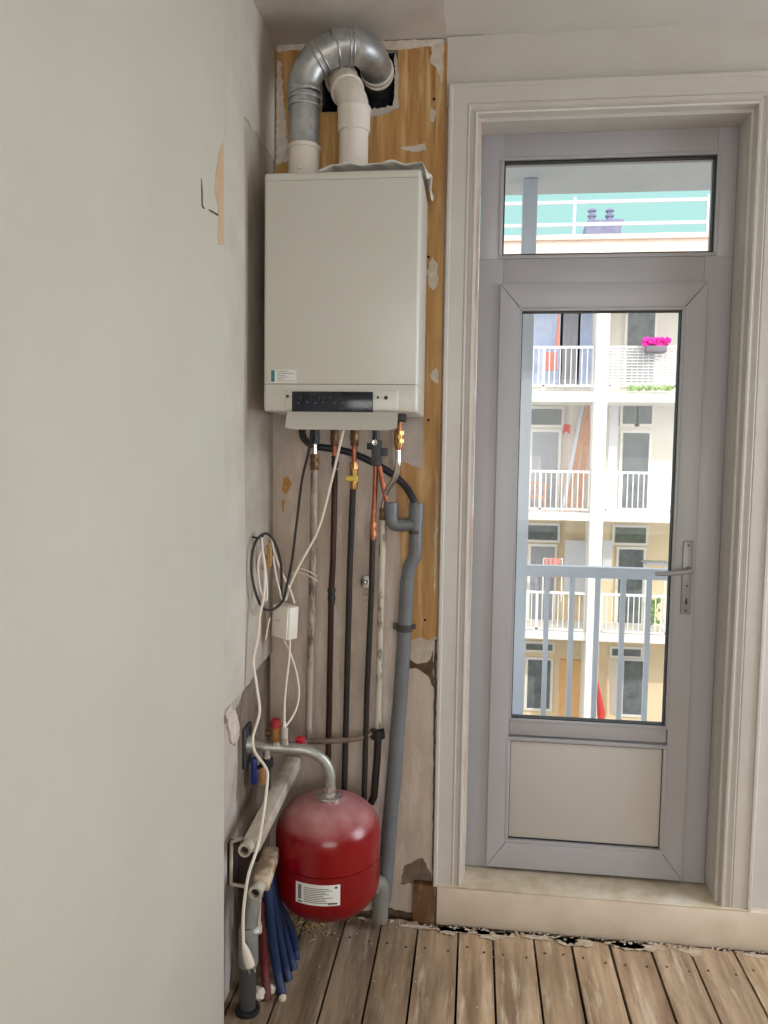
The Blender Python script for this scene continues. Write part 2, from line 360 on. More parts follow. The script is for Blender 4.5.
# back wall with flue hole and door opening
hx0 = at(322, 80, 0).x; hx1 = at(397, 80, 0).x; hz0 = at(360, 111, 0).z; hz1 = at(360, 54, 0).z
b = MB(); XW0 = XL-.3; YT = .32
b.bx(XW0, hx0, 0, YT, FZ-.2, CZ+.1); b.bx(hx0, hx1, 0, YT, FZ-.2, hz0); b.bx(hx0, hx1, 0, YT, hz1, CZ+.1); b.bx(hx1, OX0-.002, 0, YT, FZ-.2, CZ+.1)
wb = struct(b.build('wall_back', M['concrete'], flat=True))
b = MB(); b.bx(OX0-.002, OX1+.002, 0, YT, OZ1, CZ+.1); b.bx(OX1+.002, XR+.3, 0, YT, FZ-.2, CZ+.1); b.bx(OX0-.002, OX1+.002, .0, YT, FZ-.2, OZ0-.03)
b.bx(xc, OX0, -.006, .001, 2.6, CZ)
b.build('painted_wall', M['whitepaint'], wb, flat=True)
b = MB(); t = .006
b.bx(hx0, hx0+t, .004, .3, hz0, hz1).bx(hx1-t, hx1, .004, .3, hz0, hz1).bx(hx0, hx1, .004, .3, hz0, hz0+t).bx(hx0, hx1, .004, .3, hz1-t, hz1).bx(hx0, hx1, .3, .31, hz0, hz1)
b.build('flue_opening_lining', M['navy'], wb, flat=True)
# plaster damage on the back wall
def patch(name, pts, m, Y=-.002, th=.004, amp=.004, step=.012, par=None):
    return MB().poly(ragged(pl(pts, Y), amp, step), (0, th, 0)).build(name, M[m], par or wb, flat=True)
patch('grey_filler_patch', ((392, 414), (424, 414), (422, 470), (404, 462), (393, 466)), 'greypatch', -.0135, .013, .002)
patch('pale_plaster_patch', ((404, 638), (434, 636), (434, 648), (430, 660), (418, 664), (405, 656)), 'patch', -.006, .007)
patch('broken_plaster_patch', ((405, 655), (420, 663), (433, 650), (434.5, 690), (428, 676), (416, 668), (408, 669)), 'brownpatch')
patch('brown_crack', ((434.5, 640), (437, 640), (435, 760), (434, 884), (432, 884), (433, 800), (433.5, 720)), 'brownpatch', -.003, .004, .0018, .02)
patch('ochre_stain', ((283, 478), (288, 476), (292, 484), (288, 492), (285, 494), (282, 490)), 'ochre', -.0015, .002, .003)
patch('ochre_stain', ((282, 500), (285, 500), (284.5, 514), (282, 510)), 'ochre', -.0015, .002, .003)
patch('floor_edge_break', ((385, 908), (413, 914), (413, 926), (300, 926), (300, 912), (340, 915)), 'brownpatch', -.004, .006, .004)
patch('damp_stain', ((404, 866), (414, 861), (423, 858), (431, 874), (430, 884), (413, 884), (400, 884)), 'muddy', -.0015, .002, .004)
patch('plaster_scar', ((272, 405), (284, 410), (290, 440), (283, 452), (277, 470), (272, 470)), 'greypatch', -.003, .004, .004)
# varnished backing board behind the boiler
bd = root('backing_board', at(420, 636, 0), 'ochre varnished wooden board on the back wall behind the boiler and round the flue hole', 'board')
b = MB(); Yb = -.012
TL = at(276, 49, Yb); TR = at(446, 42, Yb)
hb = (hx0-.004, hx1+.004, hz0-.006, hz1+.006)
ztop = at(360, 47, Yb).z; zm = at(276, 300, Yb).z; xr = at(444.5, 200, Yb).x; xr2 = at(436.5, 600, Yb).x; zb = at(420, 637, Yb).z
def strip(x0, x1, z0, z1): b.bx(x0, x1, Yb, -.0005, z0, z1)
strip(TL.x, hb[0], hb[2], ztop); strip(hb[1], xr, hb[2], ztop); strip(hb[0], hb[1], hb[3], ztop)
b.poly([Vector((TL.x, Yb, zm)), Vector((TL.x, Yb, hb[2])), Vector((xr, Yb, hb[2])), Vector((xr, Yb, zm))], (0, .0115, 0))
b.poly([Vector((at(392, 300, Yb).x, Yb, zm)), Vector((xr, Yb, zm))]+pl(((440, 480), (438.5, 560), (437, 636), (428, 640), (421, 637), (412, 640), (404, 637), (402.5, 600), (400, 540), (396, 480), (392, 440)), Yb), (0, .0115, 0))
b.build('board', M['board'], bd, flat=True)
for pts, amp in ((((276, 43), (444, 39), (443, 46), (420, 47), (400, 50), (370, 49), (330, 52), (290, 50), (278, 52)), .003), (((443.5, 44), (443, 85), (441, 84), (437, 68), (430, 63), (432, 46)), .003), (((277, 60), (281, 62), (283, 100), (286, 130), (288, 160), (276, 165)), .003),
                 (((427, 270), (433, 256), (438, 268), (438, 284), (433, 290), (429, 286)), .004), (((430, 375), (436, 368), (439, 374), (438, 384), (432, 380)), .003), (((400, 148), (425, 143), (427, 150), (412, 152)), .002), (((431, 108), (436, 112), (434, 122), (430, 121)), .002), (((438, 480), (438, 500), (436.5, 560), (435, 600), (434, 590), (434.5, 540)), .002)):
    patch('plaster_smear', pts, 'patch', -.0145, .004, amp, .01, bd)
for x, y in ((428.5, 257), (428.5, 420), (425, 620), (434, 99), (406, 640)):
    c = at(x, y, -.0126); MB().lathe([(0, 0), (.0045, 0), (.0045, .002), (0, .002)], c, (0, 1, 0), 10).build('screw_hole', M['subfloor'], bd)
b = MB()
rim = []
for (x, y) in ((396, 52), (398, 70), (398, 90), (398.5, 108), (388, 113), (372, 117), (352, 114), (338, 112), (340, 108), (360, 109), (380, 108), (393, 105), (395, 80), (394, 58)): rim.append(at(x, y, -.016))
b.poly(ragged(rim, .003, .008), (0, .006, 0)); b.build('crumbled_hole_rim', M['greypatch'], bd, flat=True)
# right, rear walls (unseen windows, with the added fill lamps just inside)
b = MB(); sy0, sy1, sz0, sz1 = -1.45, -.06, .7, 2.5
b.bx(XR, XR+.2, YB, sy0, FZ-.1, CZ+.1).bx(XR, XR+.2, sy1, .3, FZ-.1, CZ+.1).bx(XR, XR+.2, sy0, sy1, FZ-.1, sz0).bx(XR, XR+.2, sy0, sy1, sz1, CZ+.1)
struct(b.build('wall_right', M['paint']))
ws = struct(root('window_2', (XR+.1, -.75, sz0)))
b = MB(); b.bx(XR+.1, XR+.16, sy0, sy1, sz0, sz0+.06).bx(XR+.1, XR+.16, sy0, sy1, sz1-.06, sz1).bx(XR+.1, XR+.16, sy0, sy0+.06, sz0+.06, sz1-.06).bx(XR+.1, XR+.16, sy1-.06, sy1, sz0+.06, sz1-.06)
b.build('window_frame', M['upvc'], ws); MB().bx(XR+.125, XR+.131, sy0+.03, sy1-.03, sz0+.03, sz1-.03).build('window_pane', M['glass'], ws)
b = MB(); wx0, wx1, wz0, wz1 = -.45, 2.35, .65, 2.5
b.bx(XL-.3, wx0, YB-.25, YB, FZ-.1, CZ+.1).bx(wx1, XR+.2, YB-.25, YB, FZ-.1, CZ+.1).bx(wx0, wx1, YB-.25, YB, FZ-.1, wz0).bx(wx0, wx1, YB-.25, YB, wz1, CZ+.1)
struct(b.build('wall_rear', M['paint']))
wr = struct(root('window_1', (.95, YB-.15, wz0)))
b = MB(); f = .06
b.bx(wx0, wx1, YB-.18, YB-.12, wz0, wz0+f).bx(wx0, wx1, YB-.18, YB-.12, wz1-f, wz1).bx(wx0, wx0+f, YB-.18, YB-.12, wz0, wz1).bx(wx1-f, wx1, YB-.18, YB-.12, wz0, wz1).bx(.92, .98, YB-.18, YB-.12, wz0, wz1)
b.build('window_frame', M['upvc'], wr); MB().bx(wx0+.03, wx1-.03, YB-.153, YB-.147, wz0+.03, wz1-.03).build('window_pane', M['glass'], wr)

# ------------------------------------------------------------------ door: architrave, sill, frame, leaf
U = .105
prof = [(0, .0), (0, -.034), (.003, -.037), (.011, -.037), (.014, -.030), (.057, -.030), (.059, -.027), (.064, -.031), (.069, -.026), (.073, -.023), (.080, -.024), (.086, -.032), (.092, -.030), (.094, -.012), (.095, .020), (.097, .028), (.101, .030), (.103, .034), (.104, .05), (U, .10), (U, .115), (-.0, .115)]
zb_ = OZ0-.004
def arch(side_pts):
    b = MB(); rings = []
    for c, du in side_pts:      # c: outer corner (x,z); du: direction inward
        rings.append([b.bm.verts.new((c[0]+du[0]*u, y, c[1]+du[1]*u)) for u, y in prof])
    for A, B in zip(rings, rings[1:]):
        n = len(A)
        for i in range(n): b.bm.faces.new((A[i], A[(i+1) % n], B[(i+1) % n], B[i]))
    b.bm.faces.new(rings[0]); b.bm.faces.new(rings[-1][::-1]); return b
aL, aR, aT = OX0-U, OX1+U, OZ1+U
tr = struct(root('trim_1', (OX0-U, 0, zb_)))
arch([((aL, zb_), (1, 0)), ((aL, aT), (1, -1))]).build('left_architrave', M['whitepaint'], tr, angle=25)
arch([((aL, aT), (1, -1)), ((aR, aT), (-1, -1))]).build('top_architrave', M['whitepaint'], tr, angle=25)
arch([((aR, aT), (-1, -1)), ((aR, zb_), (-1, 0))]).build('right_architrave', M['whitepaint'], tr, angle=25)
# threshold with worn top, and the plinth running on to the right
SX0 = at(436.5, 900, -.036).x
t2 = struct(MB().bx(SX0, XR, -.036, .0, FZ-.006, OZ0-.006, .004).build('trim_2', M['sillface']))
MB().bx(aL+.0, OX1+U, -.036, .12, OZ0-.006, OZ0+.001, .002).build('sill_board', M['sill'], t2)
b = MB(); x = at(555, 930, -.03).x
b.poly(ragged([Vector((x, -.034, FZ+.012)), Vector((x+.25, -.034, FZ+.022)), Vector((XR-.1, -.034, FZ+.024)), Vector((XR-.1, -.034, FZ-.01)), Vector((x, -.034, FZ-.006))], .003, .03), (0, .02, 0)); b.build('reddish_base_strip', M['brick'], t2, flat=True)

dr = struct(root('door_1', ((OX0+OX1)/2, .1, OZ0)))
YF, YS = .100, .088          # face of frame, face of sash
TX0, TX1, TZ0, TZ1 = at(504.2, 161, YF).x, at(716, 200, YF).x, at(600, 254, YF).z, at(600, 157.5, YF).z
LX0, LX1, LZ0, LZ1 = .067, .7255, .083, 2.075
GX0, GX1, GZ0, GZ1 = .140, .652, .612, 1.988
PX0, PX1 = .140, .649
PZ1, PZ0 = at(585, 745, YS).z, at(585, 844, YS).z
def mitre(x0, x1, z0, z1, i0, i1, j0, j1, y0, y1, name, m, par):
    g = .0006; o_ = [(x0, z0), (x1, z0), (x1, z1), (x0, z1)]; n_ = [(i0, j0), (i1, j0), (i1, j1), (i0, j1)]
    res = []
    for q, nm in enumerate(('bottom_rail', 'stile', 'top_rail', 'stile')):
        a, b_, c, d = o_[q], o_[(q+1) % 4], n_[(q+1) % 4], n_[q]
        cx = (a[0]+b_[0]+c[0]+d[0])/4; cz = (a[1]+b_[1]+c[1]+d[1])/4
        mb = MB(); mb.poly([Vector((v[0]+(g if v[0] < cx else -g), y0, v[1]+(g if v[1] < cz else -g))) for v in (a, b_, c, d)], (0, y1-y0, 0))
        ed = [e for e in mb.bm.edges if all(abs(v.co.y-y0) < 1e-6 for v in e.verts)]
        bmesh.ops.bevel(mb.bm, geom=ed, offset=.003, segments=2, profile=.5, affect='EDGES')
        res.append(mb.build(nm if name == 'leaf' else name, m, par))
    return res
b = MB()
zj = TZ0-.012; b.bx(OX0+.001, LX0+.010, YF, YF+.07, OZ0+.004, zj, .001); b.bx(LX1-.010, OX1-.001, YF, YF+.07, OZ0+.004, zj, .001); b.bx(OX0+.001, TX0-.0005, YF, YF+.07, zj+.0002, OZ1, .001); b.bx(TX1+.0005, OX1-.001, YF, YF+.07, zj+.0002, OZ1, .001); b.bx(TX0, TX1, YF, YF+.07, TZ1+.001, OZ1, .001)
b.bx(LX0, LX1, YF+.02, YF+.07, OZ0+.004, LZ0+.02, .002)
b.build('fixed_frame', M['upvc'], dr)
MB().bx(LX0+.0105, LX1-.0105, YF, YF+.07, LZ1-.012, TZ0-.012, .001).build('transom_bar', M['upvc'], dr)
def ring(x0, x1, z0, z1, t, y0, y1, name, m, par, bev=0):
    b = MB(); b.bx(x0, x1, y0, y1, z0, z0+t, bev); b.bx(x0, x1, y0, y1, z1-t, z1, bev); b.bx(x0, x0+t, y0, y1, z0+t, z1-t, bev); b.bx(x1-t, x1, y0, y1, z0+t, z1-t, bev)
    return b.build(name, m, par)
ring(TX0-.011, TX1+.011, TZ0-.0115, TZ1+.011, .012, YF-.003, YF+.03, 'transom_bead', M['upvc'], dr, .002)
ring(TX0+.001, TX1-.001, TZ0+.001, TZ1-.001, .005, YF+.006, YF+.03, 'transom_gasket', M['gasket'], dr)
MB().bx(TX0+.001, TX1-.001, YF+.022, YF+.027, TZ0+.001, TZ1-.001).build('transom_pane', M['glass'], dr)
leaf = MB().bx(GX0-.004, GX1+.004, YS+.006, YS+.05, PZ1+.02, GZ0-.008, .002).build('door_leaf', M['upvc'], dr)
leaf['label'] = 'white plastic glazed door leaf'
mitre(LX0, LX1, LZ0, LZ1, GX0-.006, GX1+.006, PZ0-.014, GZ1+.008, YS, YS+.06, 'leaf', M['upvc'], leaf)
ring(GX0-.010, GX1+.010, GZ0-.010, GZ1+.010, .0115, YS+.002, YS+.05, 'glazing_bead', M['upvc'], leaf, .002)
ring(GX0, GX1, GZ0, GZ1, .0045, YS+.010, YS+.04, 'gasket', M['gasket'], leaf)
MB().bx(GX0+.001, GX1-.001, YS+.024, YS+.029, GZ0+.001, GZ1-.001).build('glass_pane', M['glass'], leaf)
ring(PX0-.012, PX1+.012, PZ0-.016, PZ1+.014, .0135, YS-.001, YS+.04, 'panel_bead', M['upvc'], leaf, .002)
ring(PX0, PX1, PZ0, PZ1, .0035, YS+.008, YS+.035, 'panel_gasket', M['gasket'], leaf)
MB().bx(PX0+.003, PX1-.003, YS+.010, YS+.035, PZ0+.003, PZ1-.003, .001).build('lower_panel', M['panel'], leaf)
hp0 = at(680.5, 614, YS); hp1 = at(692.5, 541, YS)
hxm = (hp0.x+hp1.x)/2
pla = MB().bx(hxm-.016, hxm+.016, YS-.008, YS+.001, hp0.z, hp1.z, .003).build('handle_plate', M['satin'], dr)
b = MB(); l0 = at(688.5, 571, YS-.05); l1 = at(655, 573.5, YS-.05)
b.cyl((hxm+.002, YS-.006, l0.z), (hxm+.002, YS-.046, l0.z), .009); b.tube([Vector((hxm+.004, YS-.046, l0.z+.001)), Vector((hxm-.02, YS-.052, l0.z-.004)), Vector((l1.x+.03, YS-.054, l1.z+.001)), Vector((l1.x, YS-.054, l1.z))], [.009, .0085, .0075, .006], 12, 4)
b.build('lever', M['satin'], pla)
kz = at(686, 603, YS).z
b = MB(); b.lathe([(0, 0), (.0085, 0), (.0085, .004), (.006, .005), (0, .005)], (hxm-.001, YS-.0075, kz+.012), (0, -1, 0), 16); b.bx(hxm-.005, hxm+.003, YS-.012, YS-.0075, kz-.014, kz+.008, .002); b.build('key_cylinder', M['satin'], pla)
MB().bx(hxm-.004, hxm+.002, YS-.0135, YS-.0115, kz-.002, kz+.017).build('key_slot', M['dark'], pla)
for zz in (hp1.z-.014, kz+.058, hp0.z+.012): MB().lathe([(0, 0), (.0035, 0), (.003, .0015), (0, .002)], (hxm, YS-.0078, zz), (0, -1, 0), 10).build('screw', M['dark'], pla)

# ------------------------------------------------------------------ small corner block
wbk = at(413, 884, -.03); wbk2 = at(435, 917, -.03)
tag(MB().bx(wbk.x, SX0-.002, -.035, -.001, FZ-.01, wbk.z, .003).build('wood_block', M['rust']), 'rough brown wooden block at the floor left of the door threshold', 'wood block')

# ------------------------------------------------------------------ boiler
YBF, YBB = -.31, -.02
bx0, bx1 = -.621, -.169; bz1 = at(340, 171, YBF).z; bz0 = at(340, 412, YBF).z
br = root('wall_boiler', ((bx0+bx1)/2, -.02, bz0), 'white wall-hung gas boiler under the two flue pipes', 'boiler')
zs = at(340, 384.5, YBF).z; zt = at(340, 179, YBF).z
def shell(z0, z1, bev_lo, bev_hi, rad=.011):        # rounded-corner slab of the boiler body
    P = []
    for cx, cy, a0_ in ((bx1-rad, YBF+rad, -90), (bx1-.003, YBB-.003, 0), (bx0+.003, YBB-.003, 90), (bx0+rad, YBF+rad, 180)):
        rr_ = rad if cy < -.1 else .003
        for k_ in range(6): t_ = math.radians(a0_+18*k_); P.append(Vector((cx+rr_*math.cos(t_), cy+rr_*math.sin(t_), z0)))
    b = MB(); b.poly(P, (0, 0, z1-z0)); bmesh.ops.recalc_face_normals(b.bm, faces=b.bm.faces[:])
    for zz, bv in ((z0, bev_lo), (z1, bev_hi)):
        ed = [e for e in b.bm.edges if all(abs(v.co.z-zz) < 1e-6 for v in e.verts)]
        if bv: bmesh.ops.bevel(b.bm, geom=ed, offset=bv, segments=3, profile=.5, affect='EDGES')
    return b
shell(zs+.0012, zt-.0008, .0012, .0012).build('casing', M['case'], br)
shell(zt, bz1, .0008, .006).build('top_cover', M['case'], br)
shell(bz0, zs, .010, .0012).build('lower_fascia', M['case'], br)
rc0 = at(285, 389.5, YBF); rc1 = at(398, 412, YBF)
MB().bx(rc0.x, rc1.x, YBF-.003, YBF+.02, bz0+.004, rc0.z, .004, 3).build('control_recess', M['case'], br)
d0 = at(292.5, 391.5, YBF); d1 = at(373, 411, YBF)
ds = MB().bx(d0.x, d1.x, YBF-.009, YBF+.01, bz0-.004, d0.z, .003, 2).build('control_display', M['display'], br)
for i in range(7):
    x = d0.x+.018+i*.024+(0 if i < 4 else .01)
    MB().bx(x, x+random.uniform(.004, .009), YBF-.0098, YBF-.0088, d1.z+.020+.002*(i % 2), d1.z+.0225+.002*(i % 2)).build('key_symbol', M['ink'], ds)
for x in (.025, .08, .095, .112): MB().bx(d0.x+x, d0.x+x+.003, YBF-.0098, YBF-.0088, d0.z-.022, d0.z-.014).build('key_symbol', M['pdark'], ds)
for x, y, r in ((287.6, 396.3, .0045), (378, 397.5, .0035), (386, 397.8, .0055)):
    c = at(x, y, YBF-.003); MB().lathe([(0, 0), (r, 0), (r, .003), (r*.6, .0035), (0, .0035)], c, (0, -1, 0), 14).build('button', M['black'], br)
f0 = at(287, 411.5, YBF-.015); f1 = at(397, 430.5, YBF-.03)
fp = [(YBF-.010, f0.z), (YBF-.020, f0.z-.012), (YBF-.026, f0.z-.026), (YBF-.034, f0.z-.040), (YBF-.036, f1.z)]
b = MB(); n = 14; rows = []
for (yy, zz) in fp: rows.append([(f0.x+(f1.x-f0.x)*i/n, yy, zz) for i in range(n+1)])
for off in (0, .004):
    vs = [[b.bm.verts.new((x, y+off, z+(.006*max(0, abs(i-n/2)/(n/2)-.85)/.15 if j == len(rows)-1 else 0))) for i, (x, y, z) in enumerate(rw)] for j, rw in enumerate(rows)]
    for A, B in zip(vs, vs[1:]):
        for i in range(n): b.bm.faces.new((A[i], A[i+1], B[i+1], B[i]))
    if off == 0: v0 = vs
def rim_(a, c): 
    for i in range(len(a)-1): b.bm.faces.new((a[i], a[i+1], c[i+1], c[i]))
rim_(v0[0], vs[0]); rim_(v0[-1], vs[-1]); rim_([r[0] for r in v0], [r[0] for r in vs]); rim_([r[-1] for r in v0], [r[-1] for r in vs])
b.build('control_flap', M['flap'], br)
s0 = at(270.5, 369.5, YBF); s1 = at(296.5, 383, YBF)
st = MB().bx(s0.x, s1.x, YBF-.0012, YBF+.001, s1.z, s0.z).build('sticker', M['label'], br)
MB().bx(s0.x+.002, s0.x+.013, YBF-.0016, YBF-.001, s1.z+.003, s0.z-.002).build('teal_band', M['teal'], st)
for i, (xa, xb) in enumerate(((.02, .05), (.02, .07), (.02, .045), (.02, .05), (.02, .04), (.02, .072))):
    z = s0.z-.005-i*.0055; MB().bx(s0.x+xa, s0.x+xb, YBF-.0016, YBF-.001, z-.0014, z).build('text_line', M['ink' if i != 5 else 'pinkink'], st)
c = at(303.2, 166, -.18); ZSK = at(303, 146.5, -.17).z-bz1
b = MB(); b.lathe([(.0, -.004), (.047, -.004), (.047, ZSK-.014), (.050, ZSK-.012), (.051, ZSK-.002), (.047, ZSK), (.0, ZSK)], (c.x, -.17, bz1), (0, 0, 1), 36); fs = b.build('flue_socket', M['pvcwhite'], br)
cc = at(299.5, 165, -.218); MB().lathe([(0, -.004), (.0115, -.004), (.0115, .004), (.009, .0055), (0, .0055)], (cc.x, -.2155, cc.z), (0, -1, 0), 20).build('test_cap', M['pvcwhite'], fs)
FXc = c.x
x = at(400, 417, -.22); MB().bx(x.x-.02, x.x+.018, -.25, -.19, bz0-.022, bz0+.004, .003).build('outlet_block', M['black'], br)

# ------------------------------------------------------------------ flue pipes
def chain(pts): return [at(x, y, Y) for x, y, Y in pts]
ga = root('flue_pipe', (FXc, -.17, bz1+ZSK), 'shiny galvanised steel flue bend arching from the boiler into the wall hole', 'flue pipe')
R_ = .0475
zA = at(303, 96, -.17).z
MB().tube([(FXc, -.17, bz1+ZSK-.02), (FXc, -.17, zA)], R_*.97, 32).build('straight_pipe', M['galv'], ga)
E1 = [(303, 97, -.17), (304, 84, -.17), (311, 67, -.17), (322, 56, -.17), (336, 48.5, -.17)]
e1 = [Vector((FXc, -.17, zA))]+chain(E1[1:])
MB().tube(e1, R_*1.03, 32, 5).build('elbow', M['galv'], ga)
e2 = chain([(334, 49, -.17), (344, 46.5, -.165), (356, 46.5, -.155)]); MB().tube(e2, R_*1.07, 32, 3).build('sleeve', M['galv'], ga)
e3 = chain([(352, 46.5, -.16), (362, 49, -.145), (371, 57, -.10), (376, 68, -.04), (379, 80, .04), (380, 86, .12)]); MB().tube(e3, R_*1.03, 32, 6, caps=False).build('elbow', M['galv'], ga)
def hoop(p, q, r, w=.003):
    p = Vector(p); d = (Vector(q)-p).normalized(); m = MB()
    m.lathe([(r-.002, -w), (r+.0015, -w), (r+.0028, 0), (r+.0015, w), (r-.002, w)], p, d, 36); return m
for p_, q_, mm in ((e1[0]-Vector((0, 0, .012)), e1[0], 'galv'), (e1[0]-Vector((0, 0, .034)), e1[0], 'galv'), (e1[0]+Vector((0, 0, .01)), e1[0]+Vector((0, 0, .1)), 'galv')):
    hoop(p_, q_, R_*1.03, .004).build('crimp_ring', M[mm], ga)
for pxs in (((316, 61, -.17), (322, 56, -.17)), ((321, 57, -.17), (326, 53, -.17)), ((336, 48.5, -.17), (344, 46.5, -.165)), ((348, 46.3, -.163), (356, 46.5, -.155)), ((353, 46.4, -.159), (358, 46.6, -.155))):
    p_, q_ = chain(pxs); hoop(p_, q_, R_*1.06, .003).build('crimp_ring', M['galv'], ga)
p_, q_ = chain(((377.6, 73, -.015), (379, 80, .04))); hoop(p_, q_, R_*1.06, .004).build('pale_seal_ring', M['pvcwhite'], ga)
p_, q_ = chain(((376.6, 69.5, -.033), (379, 80, .03))); hoop(p_, q_, R_*1.05, .003).build('pale_seal_ring', M['pvcwhite'], ga)

pw = at(353.5, 165, -.17)
wh = root('air_intake_pipe', (pw.x, -.17, bz1), 'white plastic air pipe with a bend beside the galvanised flue', 'air pipe')
zB = at(354, 133, -.17).z; zC = at(354, 110, -.17).z
MB().tube([(pw.x, -.17, bz1+.0005), (pw.x, -.17, zB)], .0435, 32).build('straight_pipe', M['pvcwhite'], wh)
MB().lathe([(0, 0), (.0475, 0), (.0485, .004), (.0485, zC-zB-.008), (.0505, zC-zB-.004), (.0505, zC-zB+.004), (.0475, zC-zB+.008), (0, zC-zB+.008)], (pw.x, -.17, zB), (0, 0, 1), 36).build('socket', M['pvcwhite'], wh)
w1 = [Vector((pw.x, -.17, zC))]+chain([(352, 100, -.165), (347, 90, -.14)]); MB().tube(w1, .0455, 32, 5).build('elbow', M['pvcwhite'], wh)
w2 = chain([(347.5, 91, -.142), (343, 82, -.10), (339, 75, -.04), (336, 70, .05)])
MB().tube(w2, .047, 32, 5).build('elbow', M['pvcwhite'], wh)
hoop(w2[0], w2[1], .049, .006).build('socket_lip', M['pvcwhite'], wh); hoop(w2[1].lerp(w2[2], .3), w2[2], .049, .005).build('socket_lip', M['pvcwhite'], wh)
q0 = at(380, 96, .08)
tag(MB().tube([q0+Vector((-.0, .0, .0)), q0+Vector((.01, .17, -.0))], .042, 28).build('dark_duct', M['navy']), 'dark duct end inside the flue hole below the galvanised bend', 'duct')

# crumpled plastic sheet on the boiler
ps = MB(); nx, ny = 34, 14; sx0 = at(319, 166, -.28).x; sx1 = at(434, 166, -.12).x; g = []
for j in range(ny+1):
    rowv = []
    for i in range(nx+1):
        u = i/nx; v = j/ny
        x = sx0+(sx1-sx0)*u+.006*math.sin(v*9+u*4); y = -.298+.27*v+.008*math.sin(u*17)
        z = bz1+.006+.019*(1+math.sin(u*13+v*7)*.12+math.sin(u*31-v*11)*.12)*min(1, u*8+.1)+.012*v
        if x > bx1+.006: z -= .105*min(1, ((x-bx1-.006)/.035))**.8*(.55+.45*math.sin(v*8+1.2)); x = bx1+.006+(x-bx1-.006)*.72
        if y > -.06: z += .03*(y+.06)/.06
        if ((x-pw.x)**2+(y+.17)**2) < .047**2:
            d_ = Vector((x-pw.x, y+.17)); d_ = d_.normalized()*.047 if d_.length > 1e-4 else Vector((.047, 0)); x = pw.x+d_.x; y = -.17+d_.y
        rowv.append(ps.bm.verts.new((x, y, z)))
    g.append(rowv)
for j in range(ny):
    for i in range(nx):
        cx = (g[j][i].co+g[j+1][i+1].co)/2
        try: ps.bm.faces.new((g[j][i], g[j][i+1], g[j+1][i+1], g[j+1][i]))
        except ValueError: pass
bmesh.ops.dissolve_degenerate(ps.bm, dist=1e-5, edges=ps.bm.edges[:])
o = ps.build('plastic_sheet', M['poly'], angle=60); tag(o, 'crumpled translucent plastic sheet lying on top of the boiler', 'plastic sheet')
o.modifiers.new('thick', 'SOLIDIFY').thickness = .0012

# ------------------------------------------------------------------ pipes below the boiler
YP = -.075
def nut(b, p, r, h, hexn=6): b.lathe([(0, -h/2), (r, -h/2), (r, h/2), (0, h/2)], p, (0, 0, 1), hexn)
def fitting(b, x, y0, y1, r, Y=YP):        # stack of nuts and collars between two picture heights
    a = at(x, y0, Y); c = at(x, y1, Y); n = 4
    for i in range(n):
        t = (i+.5)/n; nut(b, a.lerp(c, t), r*(1.0 if i % 2 == 0 else .8), (a.z-c.z)/n, 6 if i % 2 == 0 else 20)
def pipe(b, pts, r, sm=0, seg=14): b.tube([at(x, y, Y) for x, y, Y in pts], r, seg, sm)
ZB = bz0
# 1: pale pipe
g1 = root('heating_pipe', at(309, 738, YP), 'pale chipped vertical pipe, leftmost of the pipes under the boiler', 'pipe', )
b = MB(); pipe(b, [(314.5, 470, YP), (313.3, 560, YP), (311, 640, YP), (308.5, 738, YP)], .0125); b.build('pipe_run', M['stainedpipe'], g1)
b = MB(); pipe(b, [(315, 430, YP), (314.7, 460, YP)], .009); b.build('silver_stub', M['chrome'], g1)
b = MB(); fitting(b, 314.7, 454, 470, .0175); b.build('brass_coupling', M['brassdark'], g1)
b = MB(); fitting(b, 315, 426, 444, .018); b.build('boiler_union', M['valve'], g1)
# 2: dark brown
g2 = root('hot_water_pipe', at(328, 790, YP), 'dark brown vertical pipe, second from the left under the boiler', 'pipe')
b = MB(); pipe(b, [(335, 470, YP), (333, 560, YP), (331.2, 592, YP), (328.5, 745, YP), (327.5, 800, YP)], .0098); b.build('pipe_run', M['copperdark'], g2)
b = MB(); pipe(b, [(334.6, 436, YP), (334.8, 470, YP)], .008); b.build('copper_stub', M['copper'], g2)
b = MB(); fitting(b, 334.6, 424, 446, .0155); b.build('brass_union', M['brassdark'], g2)
b = MB(); fitting(b, 335, 456, 468, .0135); b.build('dark_coupling', M['black'], g2)
b = MB(); fitting(b, 331.5, 588, 604, .0145); b.build('dark_coupling', M['irondark'], g2)
# 3: gas
g3 = root('gas_pipe', at(344, 790, YP), 'dark gas pipe with brass valve and yellow tap handle', 'pipe')
b = MB(); pipe(b, [(353, 488, YP), (350, 560, YP), (346.5, 700, YP), (344, 800, YP)], .0100); b.build('pipe_run', M['irondark'], g3)
b = MB(); pipe(b, [(354.5, 440, YP), (354, 465, YP)], .0085); b.build('copper_stub', M['copper'], g3)
b = MB(); fitting(b, 354.6, 424, 446, .0165); b.build('brass_union', M['brassdark'], g3)
vb = MB(); fitting(vb, 353.8, 462, 489, .0155); vb = vb.build('brass_valve', M['brass'], g3)
c = at(352.5, 478.5, YP-.022); b = MB(); b.bx(c.x-.022, c.x+.018, c.y-.004, c.y+.004, c.z-.009, c.z+.009, .004, 3); b.cyl((c.x, c.y, c.z), (c.x, YP, c.z), .006); b.build('yellow_handle', M['yellow'], vb)
